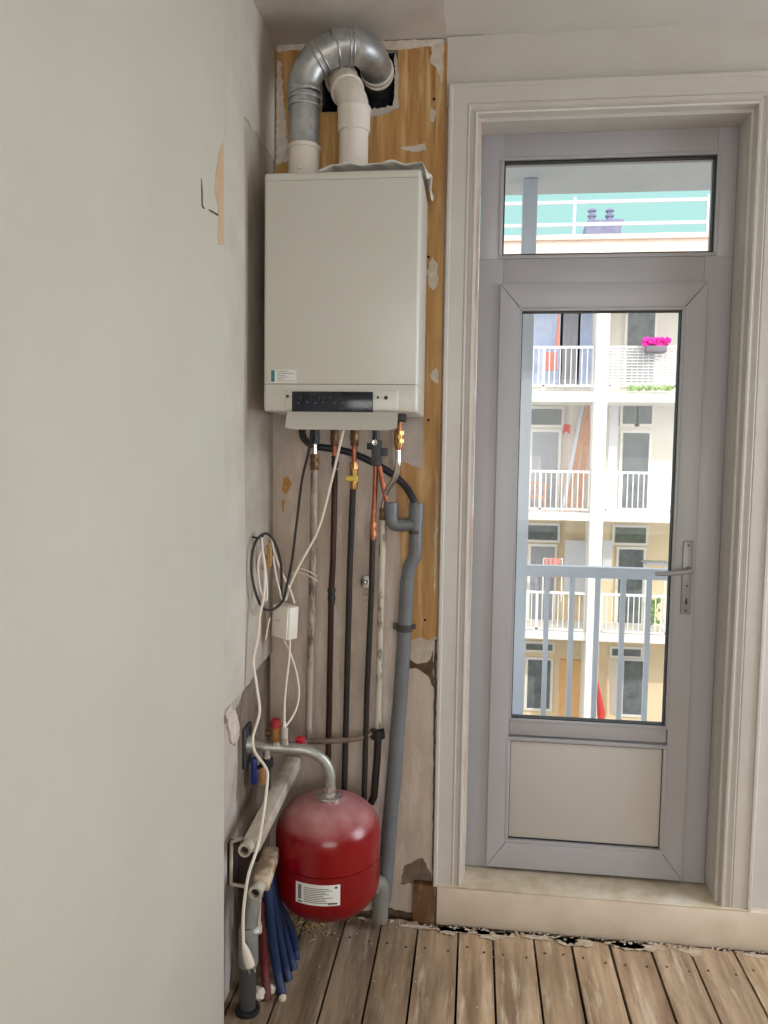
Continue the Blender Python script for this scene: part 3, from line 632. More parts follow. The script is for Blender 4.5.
# 4: filling valve with two copper tails
g4 = root('cold_water_pipe', at(364, 800, YP), 'copper pipe with dark filling valve, running down to a dark pipe beside the grey drain', 'pipe')
b = MB(); pipe(b, [(376, 462, YP), (374.8, 495, YP), (373, 526, YP)], .0082); b.build('copper_tail', M['copper'], g4)
b = MB(); pipe(b, [(372.8, 530, YP), (371.5, 590, YP), (367, 690, YP), (364, 800, YP)], .0095); b.build('pipe_run', M['irondark'], g4)
b = MB(); fitting(b, 373, 522, 540, .0125); b.build('copper_coupling', M['copper'], g4)
c = at(376.5, 450, YP); b = MB(); b.bx(c.x-.014, c.x+.016, YP-.02, YP+.02, at(376, 466, YP).z, at(376, 440, YP).z, .004); b.bx(c.x+.012, c.x+.036, YP-.014, YP+.010, at(376, 456, YP).z, at(376, 448, YP).z, .003); b.cyl(at(376, 440, YP), at(376.5, 426, YP), .012); b.cyl((c.x-.03, YP, c.z+.012), (c.x-.01, YP, c.z+.012), .011)
vv = b.build('filling_valve', M['valve'], g4)
cv = at(375, 442.5, YP-.021); MB().lathe([(0, 0), (.009, 0), (.009, .006), (.004, .006), (0, .004)], cv, (0, -1, 0), 12).build('valve_screw', M['chrome'], vv)
b = MB(); pipe(b, [(378.5, 462, YP-.002), (382, 480, YP-.006), (386.5, 501, YP-.008)], .0082); b.build('slanted_copper_tail', M['copper'], g4)
# 5: pale riser with the chrome bend
g5 = root('return_pipe', at(374, 800, YP), 'pale riser with copper union and chromed bend, rightmost of the pipes beside the drain', 'pipe')
b = MB(); pipe(b, [(383, 520, YP+.015), (381, 600, YP+.015), (378.2, 728, YP+.015)], .0118); b.build('pipe_run', M['paintedpipe'], g5)
b = MB(); pipe(b, [(378, 738, YP+.015), (377, 760, YP+.015), (374, 796, YP+.015), (371, 803, YP+.015)], .0125); b.build('lower_run', M['irondark'], g5)
b = MB(); fitting(b, 383, 508, 524, .0135, YP+.015); b.build('brown_coupling', M['brassdark'], g5)
b = MB(); pipe(b, [(398.5, 444, -.15), (398, 466, -.15), (394.5, 479, -.13), (387, 491, -.09), (383.5, 504, YP+.012), (383, 512, YP+.015)], .0088, 5); b.build('chrome_bend', M['chrome'], g5)
b = MB(); pipe(b, [(399, 420, -.15), (398.5, 450, -.15)], .0105); b.build('copper_stub', M['copper'], g5)
b = MB(); fitting(b, 398.7, 431, 447, .0175, -.15); b.build('copper_union', M['brass'], g5)
b = MB(); c = at(377.5, 734, YP+.015); nut(b, c, .021, .03, 20); b.lathe([(0, -.022), (.017, -.022), (.017, .022), (0, .022)], c, (1, 0, .15), 16); b.build('tee', M['irondark'], g5)
# horizontal cross pipe
g6 = tag(MB().tube(chain([(304, 741.5, YP-.005), (330, 741, YP-.008), (355, 739, YP-.004), (368, 735, YP+.005), (376, 731, YP+.012)]), .0095, 14, 4).build('cross_pipe', M['muddy']), 'dirty horizontal pipe crossing behind the red vessel at the red tap', 'pipe')

# grey drain with tee
dg = root('drain_pipe', at(378, 915, -.06), 'grey plastic drain pipe with a tee, slanting down right of the other pipes', 'drain pipe')
YD = -.055; r_ = .0215
b = MB(); pipe(b, [(416.5, 504, YD), (415.5, 550, YD)], r_, seg=24); pipe(b, [(416.7, 503, YD), (416.2, 522, YD)], r_*1.12, seg=24); pipe(b, [(415.8, 541, YD), (415.4, 548, YD)], r_*1.06, seg=24)
b.build('tee_body', M['pgrey'], dg)
b = MB(); pipe(b, [(391, 512, YD-.01), (391.3, 519, YD-.01), (395, 524.5, YD-.008), (403, 525, YD-.004), (413, 524, YD)], r_*.98, 4, 24); b.build('side_branch', M['pgrey'], dg)
b = MB(); pipe(b, [(391, 502.5, YD-.01), (391.1, 514, YD-.01)], r_*1.1, seg=24); b.build('branch_socket', M['pgrey'], dg)
b = MB(); pipe(b, [(415.4, 546, YD), (414.8, 556, YD), (409.5, 567, YD), (407.5, 577, YD), (407, 582, YD)], r_*1.0, 5, 24); b.build('offset_bend', M['pgrey'], dg)
MB().tube(chain([(407.1, 580, YD), (404, 640, YD), (400, 700, YD), (393.5, 780, YD), (383.5, 900, YD)]), [r_*1.08, r_*1.08, r_*1.12, r_*1.15, r_*1.18], 24).build('pipe_run', M['pgrey'], dg)
b = MB(); pipe(b, [(415.7, 530, YD), (415.6, 534, YD)], r_*1.02, seg=24); b.build('dark_seal', M['pdark'], dg)
b = MB(); pipe(b, [(404.7, 624, YD), (404.4, 631, YD)], r_*1.22, seg=24); c = at(393, 626, YD); c2 = at(416, 626, YD); b.bx(c.x, c.x+.02, YD-.006, YD+.006, c.z-.010, c.z+.010, .002); b.bx(c2.x-.02, c2.x, YD-.006, YD+.006, c.z-.007, c.z+.007, .002); b.cyl((c2.x-.03, YD, c.z), (c2.x-.03, -.001, c.z), .005); b.build('pipe_clamp', M['pdark'], dg)
b = MB(); pipe(b, [(372.5, 888, -.105), (376, 883.5, -.10), (380.5, 886, -.09), (380.5, 897, -.085), (379.5, 920, -.085)], .027, 5, 24); pipe(b, [(380.4, 896, -.085), (380.2, 900, -.085)], .029, seg=24); b.build('floor_elbow', M['pgrey2'], dg)
# black condensate hose
tag(MB().tube(chain([(302, 430, -.17), (304.5, 439, -.13), (315, 446, -.06), (345, 451, -.035), (370, 461, -.035), (392, 474, -.035), (405, 486, -.04), (413, 499, -.055), (416, 512, -.055)]), .0115, 16, 6).build('condensate_hose', M['hose']), 'black rubber hose sagging behind the pipes from the boiler to the grey drain tee', 'hose')
# wall clip
kb = root('pipe_clip', at(367, 584, -.03), 'pale metal pipe clip on the wall beside the copper pipe', 'clip')
c = at(366.5, 583, -.03); b = MB(); b.lathe([(0, 0), (.022, 0), (.026, .010), (.021, .022), (.008, .024), (0, .018)], (c.x, -.004, c.z), (-.1, -1, .1), 8); b.build('clip_head', M['chrome'], kb)
c = at(365, 599, -.03); MB().bx(c.x-.012, c.x+.01, -.012, -.001, c.z-.012, c.z+.012, .006).build('clip_base', M['patch'], kb)

# ------------------------------------------------------------------ expansion vessel and its steel arm
vc = at(328, 860, -.25); vx, vy = vc.x, -.25; vt, vbz = .447, .092; R0 = .1605
ev = root('expansion_vessel', (vx, vy, vbz), 'round red expansion vessel with dusty top hanging at the left of the niche', 'expansion vessel')
H = vt-vbz
def dome(R, h, n, up):
    return [(R*math.cos(t), (h*math.sin(t))) for t in [math.pi/2*i/n for i in range(n+1)]]
zmid = at(328, 879, -.411).z-.0
pt = [(R0, 0)]; hd = .098
m_up = MB(); prof_u = [(0, zmid-vbz), (R0+.0005, zmid-vbz)]+[(R0+.0005, H-hd)]+[(max(R0*(math.cos(t)**.72), 0), H-hd+hd*math.sin(t)) for t in [math.pi/2*i/14 for i in range(1, 14)]]+[(0, H)]
md = mat('dusty_red_enamel', (160, 14, 26), .3)
n_ = md.node_tree; bs = n_.nodes['Principled BSDF']; ge = n_.nodes.new('ShaderNodeNewGeometry'); sp = n_.nodes.new('ShaderNodeSeparateXYZ'); tcn = n_.nodes.new('ShaderNodeTexCoord'); nz = n_.nodes.new('ShaderNodeTexNoise'); nz.inputs['Scale'].default_value = 14; nz.inputs['Detail'].default_value = 6
n_.links.new(tcn.outputs['Object'], nz.inputs[0]); n_.links.new(tcn.outputs['Object'], sp.inputs[0])
mr = n_.nodes.new('ShaderNodeMapRange'); mr.inputs[1].default_value = H-hd-(zmid-vbz)+.03; mr.inputs[2].default_value = H-(zmid-vbz)-.02; n_.links.new(sp.outputs['Z'], mr.inputs[0])
mt = n_.nodes.new('ShaderNodeMath'); mt.operation = 'MULTIPLY'; n_.links.new(mr.outputs[0], mt.inputs[0]); 
mr2 = n_.nodes.new('ShaderNodeMapRange'); mr2.inputs[1].default_value = .3; mr2.inputs[2].default_value = .75; mr2.inputs[3].default_value = .35; mr2.inputs[4].default_value = .95; n_.links.new(nz.outputs[0], mr2.inputs[0]); n_.links.new(mr2.outputs[0], mt.inputs[1])
mx = n_.nodes.new('ShaderNodeMix'); mx.data_type = 'RGBA'; mx.inputs[6].default_value = (*lin((128, 2, 12)), 1); mx.inputs[7].default_value = (*lin((196, 146, 144)), 1)
n_.links.new(mt.outputs[0], mx.inputs[0]); n_.links.new(mx.outputs[2], bs.inputs['Base Color'])
mrr = n_.nodes.new('ShaderNodeMapRange'); mrr.inputs[3].default_value = .22; mrr.inputs[4].default_value = .5; n_.links.new(mt.outputs[0], mrr.inputs[0]); n_.links.new(mrr.outputs[0], bs.inputs['Roughness'])
m_up.lathe(prof_u, (vx, vy, vbz), (0, 0, 1), 64).build('upper_shell', md, ev)
hb_ = .105
prof_l = [(0, 0)]+[(R0*(math.sin(t)**.82), hb_-hb_*math.cos(t)) for t in [math.pi/2*i/14 for i in range(1, 14)]]+[(R0, hb_), (R0, zmid-vbz-.003), (R0+.0012, zmid-vbz-.0015), (0, zmid-vbz-.0008)]
MB().lathe(prof_l, (vx, vy, vbz), (0, 0, 1), 64).build('lower_shell', M['red'], ev)
# curved label
a0, a1 = None, None
def onv(px, py):
    d = ray(px, py); ox, oy = CAM.x-vx, CAM.y-vy; A = d.x**2+d.y**2; B = 2*(ox*d.x+oy*d.y); Cc = ox*ox+oy*oy-R0*R0; t = (-B-math.sqrt(max(B*B-4*A*Cc, 0)))/(2*A); p = CAM+d*t; return math.atan2(p.y-vy, p.x-vx), p.z
a0, z0 = onv(296, 901); a1, z1 = onv(340, 904); zt_ = onv(296, 880.5)[1]; zl_ = onv(318, 904.5)[1]
def band(aa, ab, za, zb2, r): 
    m = MB(); n = 16; A = [m.bm.verts.new((vx+r*math.cos(aa+(ab-aa)*i/n), vy+r*math.sin(aa+(ab-aa)*i/n), za)) for i in range(n+1)]; B = [m.bm.verts.new((v.co.x, v.co.y, zb2)) for v in A]
    C_ = [m.bm.verts.new((vx+(r-.001)*math.cos(aa+(ab-aa)*i/n), vy+(r-.001)*math.sin(aa+(ab-aa)*i/n), za)) for i in range(n+1)]; D_ = [m.bm.verts.new((v.co.x, v.co.y, zb2)) for v in C_]
    for i in range(n):
        m.bm.faces.new((A[i], A[i+1], B[i+1], B[i])); m.bm.faces.new((C_[i], D_[i], D_[i+1], C_[i+1])); m.bm.faces.new((A[i], C_[i], C_[i+1], A[i+1])); m.bm.faces.new((B[i], B[i+1], D_[i+1], D_[i]))
    m.bm.faces.new((A[0], B[0], D_[0], C_[0])); m.bm.faces.new((A[n], C_[n], D_[n], B[n])); return m
lb = band(a0, a1, z0, zt_, R0+.0012).build('label_sticker', M['label'], ev)
da = a1-a0; dz = zt_-z0
for i in range(9):
    z = z0+dz*(.12+.085*i); band(a0+da*.2, a0+da*(.2+random.uniform(.4, .68)), z, z+dz*.03, R0+.0017).build('text_line', M['ink'], lb)
band(a0+da*.06, a0+da*.14, z0+dz*.2, z0+dz*.9, R0+.0017).build('text_line', M['ink'], lb)
band(a0+da*.74, a0+da*.94, z0+dz*.07, z0+dz*.14, R0+.0017).build('text_line', M['inkdark'], lb)
band(a0+da*.88, a0+da*.94, z0+dz*.83, z0+dz*.92, R0+.0017).build('text_line', M['inkdark'], lb)
band(a0+da*.06, a0+da*.16, z0+dz*.06, z0+dz*.12, R0+.0017).build('text_line', M['inkdark'], lb)
# arm
YA = -.28
ar = root('vessel_arm', ax(247, 745, XL+.01), 'bent galvanised steel tube carrying the red vessel from the left wall', 'steel tube')
w0 = at(246, 744, YA)
arm = [Vector((XL+.012, YA, w0.z))]+chain([(264, 746.5, -.28), (287.5, 748.3, -.27), (305, 750, -.262), (318, 755.5, -.255), (326.5, 764, -.25), (330.2, 776, -.25)])+[Vector((vx+.002, vy, vt+.012))]
MB().tube(arm, .0165, 20, 6).build('tube', M['galvpipe'], ar)
MB().lathe([(0, -.004), (.039, -.004), (.040, .006), (.036, .010), (.022, .012), (.021, .022), (0, .022)], (vx+.002, vy, vt+.001), (0, 0, 1), 32).build('flange', M['chrome'], ar)
MB().lathe([(0, 0), (.02, 0), (.02, .016), (0, .016)], (vx+.002, vy, vt+.024), (0, 0, 1), 8).build('union_nut', M['chrome'], ar)
zc = w0.z; p0 = ax(247, 727, XL+.01).z; p1 = ax(247, 768, XL+.01).z
MB().bx(XL+.0, XL+.010, YA-.04, YA+.035, p1, p0, .005).build('wall_plate', M['valve'], ar)
MB().lathe([(0, 0), (.03, 0), (.026, .02), (0, .02)], (XL+.01, YA, zc), (1, 0, 0), 20).build('wall_boss', M['galvpipe'], ar)
# safety valve
c = at(275.5, 742, -.28); sv = root('safety_valve', c, 'brass safety valve with a dark red cap standing on the steel tube', 'valve')
def stand(px, ya, yb, r, Y, name, m, par, n=20, r2=None):
    a = at(px, ya, Y); d = at(px, yb, Y); b = MB(); b.lathe([(0, 0), (r, 0), (r2 or r, d.z-a.z), (0, d.z-a.z)], (a.x, Y, a.z), (0, 0, 1), n); return b.build(name, M[m], par)
stand(276, 745, 741, .013, -.28, 'zinc_collar', 'chrome', sv)
vb_ = stand(275.5, 741, 727, .0145, -.28, 'brass_body', 'brass', sv, 16)
stand(275.5, 727, 719, .0165, -.28, 'red_cap', 'redcap', sv, 14, .015)
a = at(268, 733, -.28); MB().cyl((a.x-.008, -.28, a.z), (a.x+.02, -.28, a.z), .010).build('outlet_nub', M['brassdark'], vb_)
# air vent + cable ends
c = at(285, 741, -.27); avr = root('air_vent', c, 'small clear grey vent on the steel tube beside the red-capped valve', 'vent')
stand(285, 744, 738, .012, -.272, 'vent_base', 'chrome', avr); stand(284.5, 738, 727, .0105, -.272, 'vent_body', 'greypatch', avr, 12); stand(284.5, 727, 721, .006, -.272, 'vent_tip', 'label', avr, 12, .004)
# red tap
c = at(296, 742, -.2); rt = root('red_tap', c, 'small red tap handle on the end of the horizontal pipe', 'tap')
b = MB(); b.cyl(at(289, 743.5, -.2), at(306, 741.5, -.085), .009); b.build('tap_body', M['chrome'], rt)
a = at(300, 741, -.205); MB().bx(a.x-.013, a.x+.013, -.222, -.19, a.z-.011, a.z+.013, .003).build('tap_handle', M['redvalve'], rt)
# fill valve hanging below the arm
c = at(267, 753, -.29); hv = root('drain_cock', c, 'small tap with blue lever hanging under the steel tube at the wall', 'tap')
stand(267, 758, 750, .0125, -.285, 'white_collar', 'chrome', hv); stand(268, 766, 758, .0165, -.285, 'black_body', 'black', hv, 12)
a = at(254.5, 770, -.29); MB().bx(a.x-.009, a.x+.009, -.305, -.285, at(254, 783, -.29).z, at(254, 757, -.29).z, .004).build('blue_lever', M['bluelever'], hv)
a = at(262, 774, -.27); MB().bx(a.x-.009, a.x+.009, -.275, -.255, at(262, 785, -.27).z, at(262, 762, -.27).z, .004).build('tan_cover', M['tan'], hv)
b = MB(); b.cyl(at(257, 768, -.285), at(268, 762, -.285), .006); b.cyl(at(269, 766, -.285), at(269, 800, -.285), .005); b.build('stem', M['dark'], hv)

# ------------------------------------------------------------------ heating manifold
def bar(p, q, w_, h_, name, m, par):
    p, q = Vector(p), Vector(q); d = (q-p); L_ = d.length; d.normalize(); side = d.cross(Vector((0, 0, 1))).normalized(); up = side.cross(d)
    mt_ = Matrix((side, d, up)).transposed(); return MB().obox((p+q)/2, (w_, L_, h_), mt_, .006).build(name, m, par)
def onx(px, py, d): return at(px, py, CAM.y+d)
uf = onx(251, 846, 2.0); ub = onx(294, 762, 2.42)
lf = onx(261, 884, 2.0); lb_ = onx(271.5, 853, 2.16)
mn = root('heating_manifold', Vector((-.6, -.3, lf.z-.03)), 'two dirty manifold bars on a bracket along the left wall behind the red vessel', 'manifold')
ubar = bar(uf, ub, .046, .042, 'upper_bar', M['manifold'], mn); lbar = bar(lf, lb_, .046, .044, 'lower_bar', M['rusty'], mn)
def cup(px, py, d, r, name, par, m='manifold'):
    c = onx(px, py, d); b = MB(); b.lathe([(0, .06), (r*.9, .06), (r*.9, .02), (r, .018), (r, 0), (r*.66, 0), (r*.62, .014), (0, .014)], c, (.06, 1, .02), 20); o = b.build(name, M[m], par); MB().lathe([(0, 0), (r*.6, 0), (r*.6, .003), (0, .003)], c+Vector((0, .0105, 0)), (.06, 1, .02), 16).build('bore', M['dark'], mn); return o
cup(244.3, 851, 1.965, .0185, 'end_fitting', ubar); cup(255, 893.5, 1.965, .019, 'end_fitting', lbar)
c = onx(270.5, 857, 2.14); MB().lathe([(0, 0), (.015, 0), (.015, .04), (0, .04)], c, (.4, -1, .2), 16).build('side_plug', M['manifold'], lbar)
b = MB()
for p_, q_ in (((231.5, 842), (231, 884)), ((231, 884), (248, 887)), ((231.5, 842), (243, 838))):
    b.tube([onx(*p_, 2.05), onx(*q_, 2.05)], .0052, 8)
b.build('bracket', M['manifold'], mn)
MB().bx(XL, onx(233, 860, 2.05).x+.012, -.47, -.44, onx(231, 884, 2.06).z, onx(231, 842, 2.06).z, .003).build('wall_bracket', M['irondark'], mn)
b = MB(); b.cyl(onx(258, 899, 2.02), onx(257.5, 924, 2.02), .009); b.cyl(onx(257.5, 924, 2.02), onx(257.5, 932, 2.02), .0125); b.build('drain_stub', M['manifold'], mn)
b = MB(); b.cyl(onx(256, 928.5, 1.99), onx(256, 931.5, 1.99), .009); b.build('white_cap', M['label'], mn)
# floor-heating pipes
def hose_(name, pts, r, m, label, group):
    P = []
    for x, y, d in pts: P.append(onx(x, y, d))
    last = az(pts[-1][0], pts[-1][1], FZ+.001); P[-1] = last
    b = MB(); b.tube(P, r, 14, 10)
    # corrugation
    o = b.build(name, M[m]); tag(o, label, 'pipe', group); return o
hose_('heating_hose', [(267.5, 885, 2.07), (269, 905, 2.07), (272.5, 940, 2.09), (277, 970, 2.10), (282, 994, 2.1)], .0135, 'blue', 'nearest and longest of the blue heating pipes under the lower manifold bar', 'blue heating pipes')
hose_('heating_hose', [(268, 876, 2.09), (274, 905, 2.12), (279.5, 938, 2.13), (285, 965, 2.15), (289, 981, 2.15)], .0125, 'blue', 'second of the blue heating pipes, right of the nearest one', 'blue heating pipes')
hose_('heating_hose', [(271, 868, 2.14), (276, 900, 2.16), (284, 932, 2.18), (290, 955, 2.2), (294, 970, 2.2)], .0125, 'blue', 'third of the blue heating pipes, left of the dark red one', 'blue heating pipes')
hose_('heating_hose', [(271, 875, 2.17), (277, 900, 2.2), (288, 922, 2.22), (293, 938, 2.24), (295, 950, 2.25), (296, 960, 2.25)], .0125, 'blue', 'rightmost blue heating pipe, directly under the red vessel', 'blue heating pipes')
hose_('heating_hose', [(260, 900, 2.06), (261.5, 930, 2.07), (264.5, 965, 2.08), (267, 1000, 2.1)], .0125, 'redtube', 'dark red heating pipe beside the plug and the drain pipe', 'red heating pipes')
hose_('heating_hose', [(272, 872, 2.18), (276, 900, 2.22), (282, 920, 2.24), (284.5, 938, 2.26), (285.5, 952, 2.26)], .0115, 'redtube', 'short dark red heating pipe between blue ones under the vessel', 'red heating pipes')
# floor drain
dp = root('soil_pipe', az(246, 1010, FZ), 'dark grey plastic waste pipe rising from the floor in the left corner', 'waste pipe')
gp = az(247.5, 1011, FZ); gx, gy = gp.x, gp.y
def pz(py): return at(246, py, gy).z
MB().lathe([(.0215, 0), (.034, 0), (.0355, .006), (.033, .013), (.026, .015), (.0245, .008), (.0215, .006)], (gx, gy, FZ), (0, 0, 1), 36).build('rubber_collar', M['black'], dp)
MB().tube([(gx, gy, FZ+.003), (gx, gy, pz(962))], .0235, 28).build('pipe_run', M['pdark'], dp)
t1 = pz(964); t0 = pz(925)
MB().lathe([(0, 0), (.026, 0), (.0275, .006), (.0275, t0-t1-.01), (.025, t0-t1), (0, t0-t1)], (gx+.002, gy, t1), (0, 0, 1), 28).build('socket', M['pgrey2'], dp)
MB().tube([(gx+.004, gy, t0-.004), (gx+.01, gy+.03, pz(900)), (gx+.012, gy+.09, pz(882))], .0235, 24, 4).build('upper_bend', M['pgrey2'], dp)

# ------------------------------------------------------------------ junction box and cables
jc = at(286, 621, -.12)
jb = root('junction_box', jc, 'white plastic junction box hanging by its cables in the corner', 'junction box')
mt_ = Matrix.Rotation(math.radians(-33), 3, 'Z') @ Matrix.Rotation(math.radians(4), 3, 'Y')
MB().obox(jc+Vector((-.0, .0, .0)), (.074, .042, .108), mt_, .006).build('box_body', M['box'], jb)
MB().obox(jc+mt_@Vector((-.003, -.023, 0)), (.070, .006, .104), mt_, .0025).build('box_lid', M['box'], jb)
MB().obox(jc+mt_@Vector((-.01, -.0265, .004)), (.02, .001, .0016), mt_).build('moulded_mark', M['ink'], jb)
def cable(name, pts, r, m, label, sm=6): return tag(MB().tube(chain(pts), r, 8, sm).build(name, M[m]), label, 'cable')
cable('white_cable', [(345, 424, -.2), (341, 440, -.2), (330, 487, -.16), (318, 530, -.14), (301, 562, -.14), (291, 583, -.14), (285.5, 600, -.13)], .0042, 'cable', 'white cable slanting from under the boiler to the junction box')
cable('black_cable', [(312, 428, -.17), (309, 450, -.15), (302, 480, -.13), (297, 520, -.12), (292, 560, -.13), (287, 585, -.15), (283, 600, -.18), (274, 609, -.22), (263, 608, -.26), (255.5, 592, -.29), (251.5, 570, -.30), (253, 550, -.29), (259, 537, -.26), (268, 534, -.22), (276, 545, -.2), (281, 565, -.18), (281.5, 590, -.16), (282, 602, -.14)], .0042, 'blackcable', 'black cable looped in a ring on the left wall and running up to the boiler')
cable('loose_cable', [(271, 537, -.17), (275, 555, -.16), (283, 575, -.15), (290, 590, -.14), (294.5, 603, -.12)], .0035, 'cable', 'thin white cable from the loop down into the right of the box top')
cable('loose_cable', [(273, 556, -.2), (276, 575, -.18), (280, 592, -.17), (282, 601, -.15)], .003, 'cable', 'short thin white cable into the left of the box top')
cable('sensor_cable', [(290, 640, -.13), (289, 660, -.14), (286, 685, -.2), (284.5, 705, -.25), (284.5, 722, -.27)], .0036, 'cable', 'straighter white cable hanging from the box to the vent')
cable('sensor_cable', [(284, 640, -.13), (291, 655, -.13), (297, 675, -.15), (299, 695, -.18), (295, 712, -.22), (286, 726, -.26)], .0032, 'cable', 'curved white cable bowing to the right below the box')
pc = root('power_cord', az(247, 1000, FZ+.2), 'long white power cord with a plug, hanging in front of the manifold', 'power cord')
MB().tube(chain([(262, 550, -.23), (261.5, 538, -.24), (262.5, 550, -.26), (265, 572, -.27), (264, 595, -.28), (260, 615, -.29), (258.5, 635, -.30), (253.5, 660, -.31), (256.5, 685, -.32), (259.5, 712, -.34), (253, 737, -.36), (255, 752, -.38), (266, 768, -.40), (267.5, 780, -.42), (264, 810, -.46), (258, 845, -.56), (248.5, 875, -.59), (244, 905, -.585), (243, 925, -.58), (243.5, 945, -.575)]), .0043, 10, 6).build('cord', M['cable'], pc)
MB().tube(chain([(262, 548, -.22), (258, 565, -.24), (260.5, 590, -.25), (266.5, 600, -.25), (266, 575, -.24), (262, 545, -.22)]), .0036, 8, 6).build('coil', M['cable'], pc)
a = at(243.3, 943, -.575); d_ = at(250.5, 966, -.575); e_ = (d_-a)
MB().tube([a, a+e_*.15, a+e_*.4, a+e_*.8, a+e_], [.005, .0075, .0115, .0140, .0130], 12).build('plug', M['plug'], pc)
perp = e_.cross(Vector((0, 1, 0))).normalized()
for s_ in (-1, 1): MB().cyl(a+e_*.98+perp*.008*s_, a+e_*1.32+perp*.008*s_, .0021, seg=8).build('pin', M['chrome'], pc)
# twisted connector tails and hook
cb = root('cable_bundle', at(268, 560, -.2), 'bunch of tan connectors and bare tails hanging inside the black cable loop', 'connectors')
for x0, y0, x1, y1, mm in ((264, 548, 263, 570, 'straw'), (267, 545, 268, 568, 'tan'), (269.5, 540, 270, 566, 'straw'), (265.5, 555, 266, 569, 'tan')):
    b = MB(); b.tube(chain([(x0, y0, -.2), ((x0+x1)/2+.8, (y0+y1)/2, -.205), (x1, y1, -.2)]), .004, 8, 4); b.build('connector', M[mm], cb)
ht = root('wall_hook', at(261, 535, -.24), 'small hook on the left wall holding the cables', 'hook'); b = MB(); a = at(261.5, 537, -.24); b.tube([Vector((XL+.004, a.y, a.z)), Vector((a.x-.006, a.y, a.z-.004)), Vector((a.x+.006, a.y, a.z+.006))], .003, 8, 3); b.build('hook', M['dark'], ht)
wt = root('wire_tail', at(310, 572, -.05), 'pair of short pale wire ends sticking out beside the leftmost pipe', 'wires')
for pts in (((292, 574, -.1), (300, 569, -.105), (308, 571, -.11), (317, 576, -.115)), ((294, 572, -.1), (304, 574, -.105), (311, 577, -.11), (318.5, 582, -.115))): MB().tube(chain(pts), .0022, 6, 4).build('wire', M['cable'], wt)
c = at(262, 646, -.18)
wt2 = root('cable_tail', c, 'thin pale wire tail left of the junction box', 'wires'); MB().tube(chain([(270, 618, -.16), (268, 626, -.17), (265.5, 640, -.18)]), .0022, 6, 4).build('wire', M['cable'], wt2)

# ------------------------------------------------------------------ debris on the floor
def crumbs(name, n, fx, m, label, cat, rr):
    b = MB()
    for _ in range(n):
        x, y = fx(); r = random.uniform(*rr); b.ball((x, y, FZ+r*.45), r, 6, (random.uniform(.7, 1.5), random.uniform(.7, 1.5), .55))
    o = b.build(name, M[m], flat=True); tag(o, label, cat, kind='stuff'); return o
crumbs('plaster_crumbs', 70, lambda: (random.uniform(-.55, .1), -.06-abs(random.gauss(0, .2))), 'chip', 'pale plaster crumbs scattered over the floor under the vessel', 'debris', (.0010, .0028))
crumbs('edge_rubble', 200, lambda: (random.uniform(-.40, .95), -.043-abs(random.gauss(0, .014))), 'rubble', 'plaster rubble lying along the floor edge under the sill', 'debris', (.0015, .006))
for i in range(16):
    cx = random.uniform(-.18, 1.0); L1 = random.uniform(.03, .07); d1 = random.uniform(.012, .034)
    P = [Vector((cx+L1*math.cos(t)*random.uniform(.7, 1.2), -.062-d1*.3+d1*math.sin(t)*random.uniform(.6, 1.2), FZ+.0022)) for t in [math.pi*2*k/22 for k in range(22)]]
    for q in P: q.y = min(q.y, -.06)
    if len({round(q.y, 4) for q in P}) > 6: MB().poly(P, (0, 0, .0012)).build('plaster_splash', M['chipdust'], fl, flat=True)
for i, (x, y, r, lab) in enumerate(((259, 999, .021, 'largest white plaster lump beside the floor drain'), (271.5, 992, .015, 'white plaster lump between the red and blue pipe ends'), (282.5, 1001, .011, 'small white lump in front of the nearest blue pipe'))):
    p = az(x, y, FZ); b = MB(); b.ball((p.x, p.y, FZ+r*.75), r, 10, (1, 1.1, .9))
    for v in b.bm.verts: v.co += Vector((random.uniform(-1, 1), random.uniform(-1, 1), random.uniform(-.3, 1)))*r*.18
    for v in b.bm.verts: v.co.z = max(v.co.z, FZ+.001)
    tag(b.build('plaster_lump', M['chip'], flat=True), lab, 'rubble', 'plaster lumps')
b = MB()
for _ in range(60):
    p = az(random.gauss(310, 14), random.gauss(925, 7), FZ); p.y = min(p.y, -.05); a = random.uniform(0, 6.28); L_ = random.uniform(.006, .025); d = Vector((math.cos(a), math.sin(a), 0))*L_
    b.tube([p+Vector((0, 0, .002)), p+d*.5+Vector((0, 0, .006)), p+d+Vector((0, 0, .002))], .0013, 5)
tag(b.build('wood_shavings', M['straw']), 'thin straw-like shavings on the floor under the red vessel', 'debris', kind='stuff')

# ------------------------------------------------------------------ outside: our balcony
outer = struct(MB().bx(-12, 12, .34, .5, CZ+.35, 6.5).bx(OX1+.05, 12, .34, .5, -7, CZ+.35).bx(-12, OX0-.05, .34, .5, -7, CZ+.35).bx(-12, 12, -9, .34, 6.4, 6.6).build('wall_outside', M['facade']))
sl = struct(MB().bx(-4, 4, .5, 1.62, at(600, 182, 1.45).z, at(600, 182, 1.45).z+.22, .01).build('balcony_ceiling', M['soffit']))
struct(MB().bx(-4, 4, .32, 1.62, -.32, -.12, .01).build('balcony_floor', M['soffit']))
rl = root('balcony_railing', at(600, 700, 1.4), 'pale blue-white metal railing of our own balcony just outside the door', 'railing')
YR = 1.4; zr1 = at(592, 566.5, YR).z; zr0 = at(592, 577.5, YR).z
MB().bx(-1.6, 2.6, YR-.025, YR+.025, zr0, zr1, .004).build('top_rail', M['railb'], rl)
MB().bx(-1.6, 2.6, YR-.015, YR+.015, -.05, -.01, .003).build('bottom_rail', M['railb'], rl)
xb = [at(px, 640, YR).x for px in (545.5, 571, 596, 621.5, 647)]; st_ = (xb[-1]-xb[0])/4
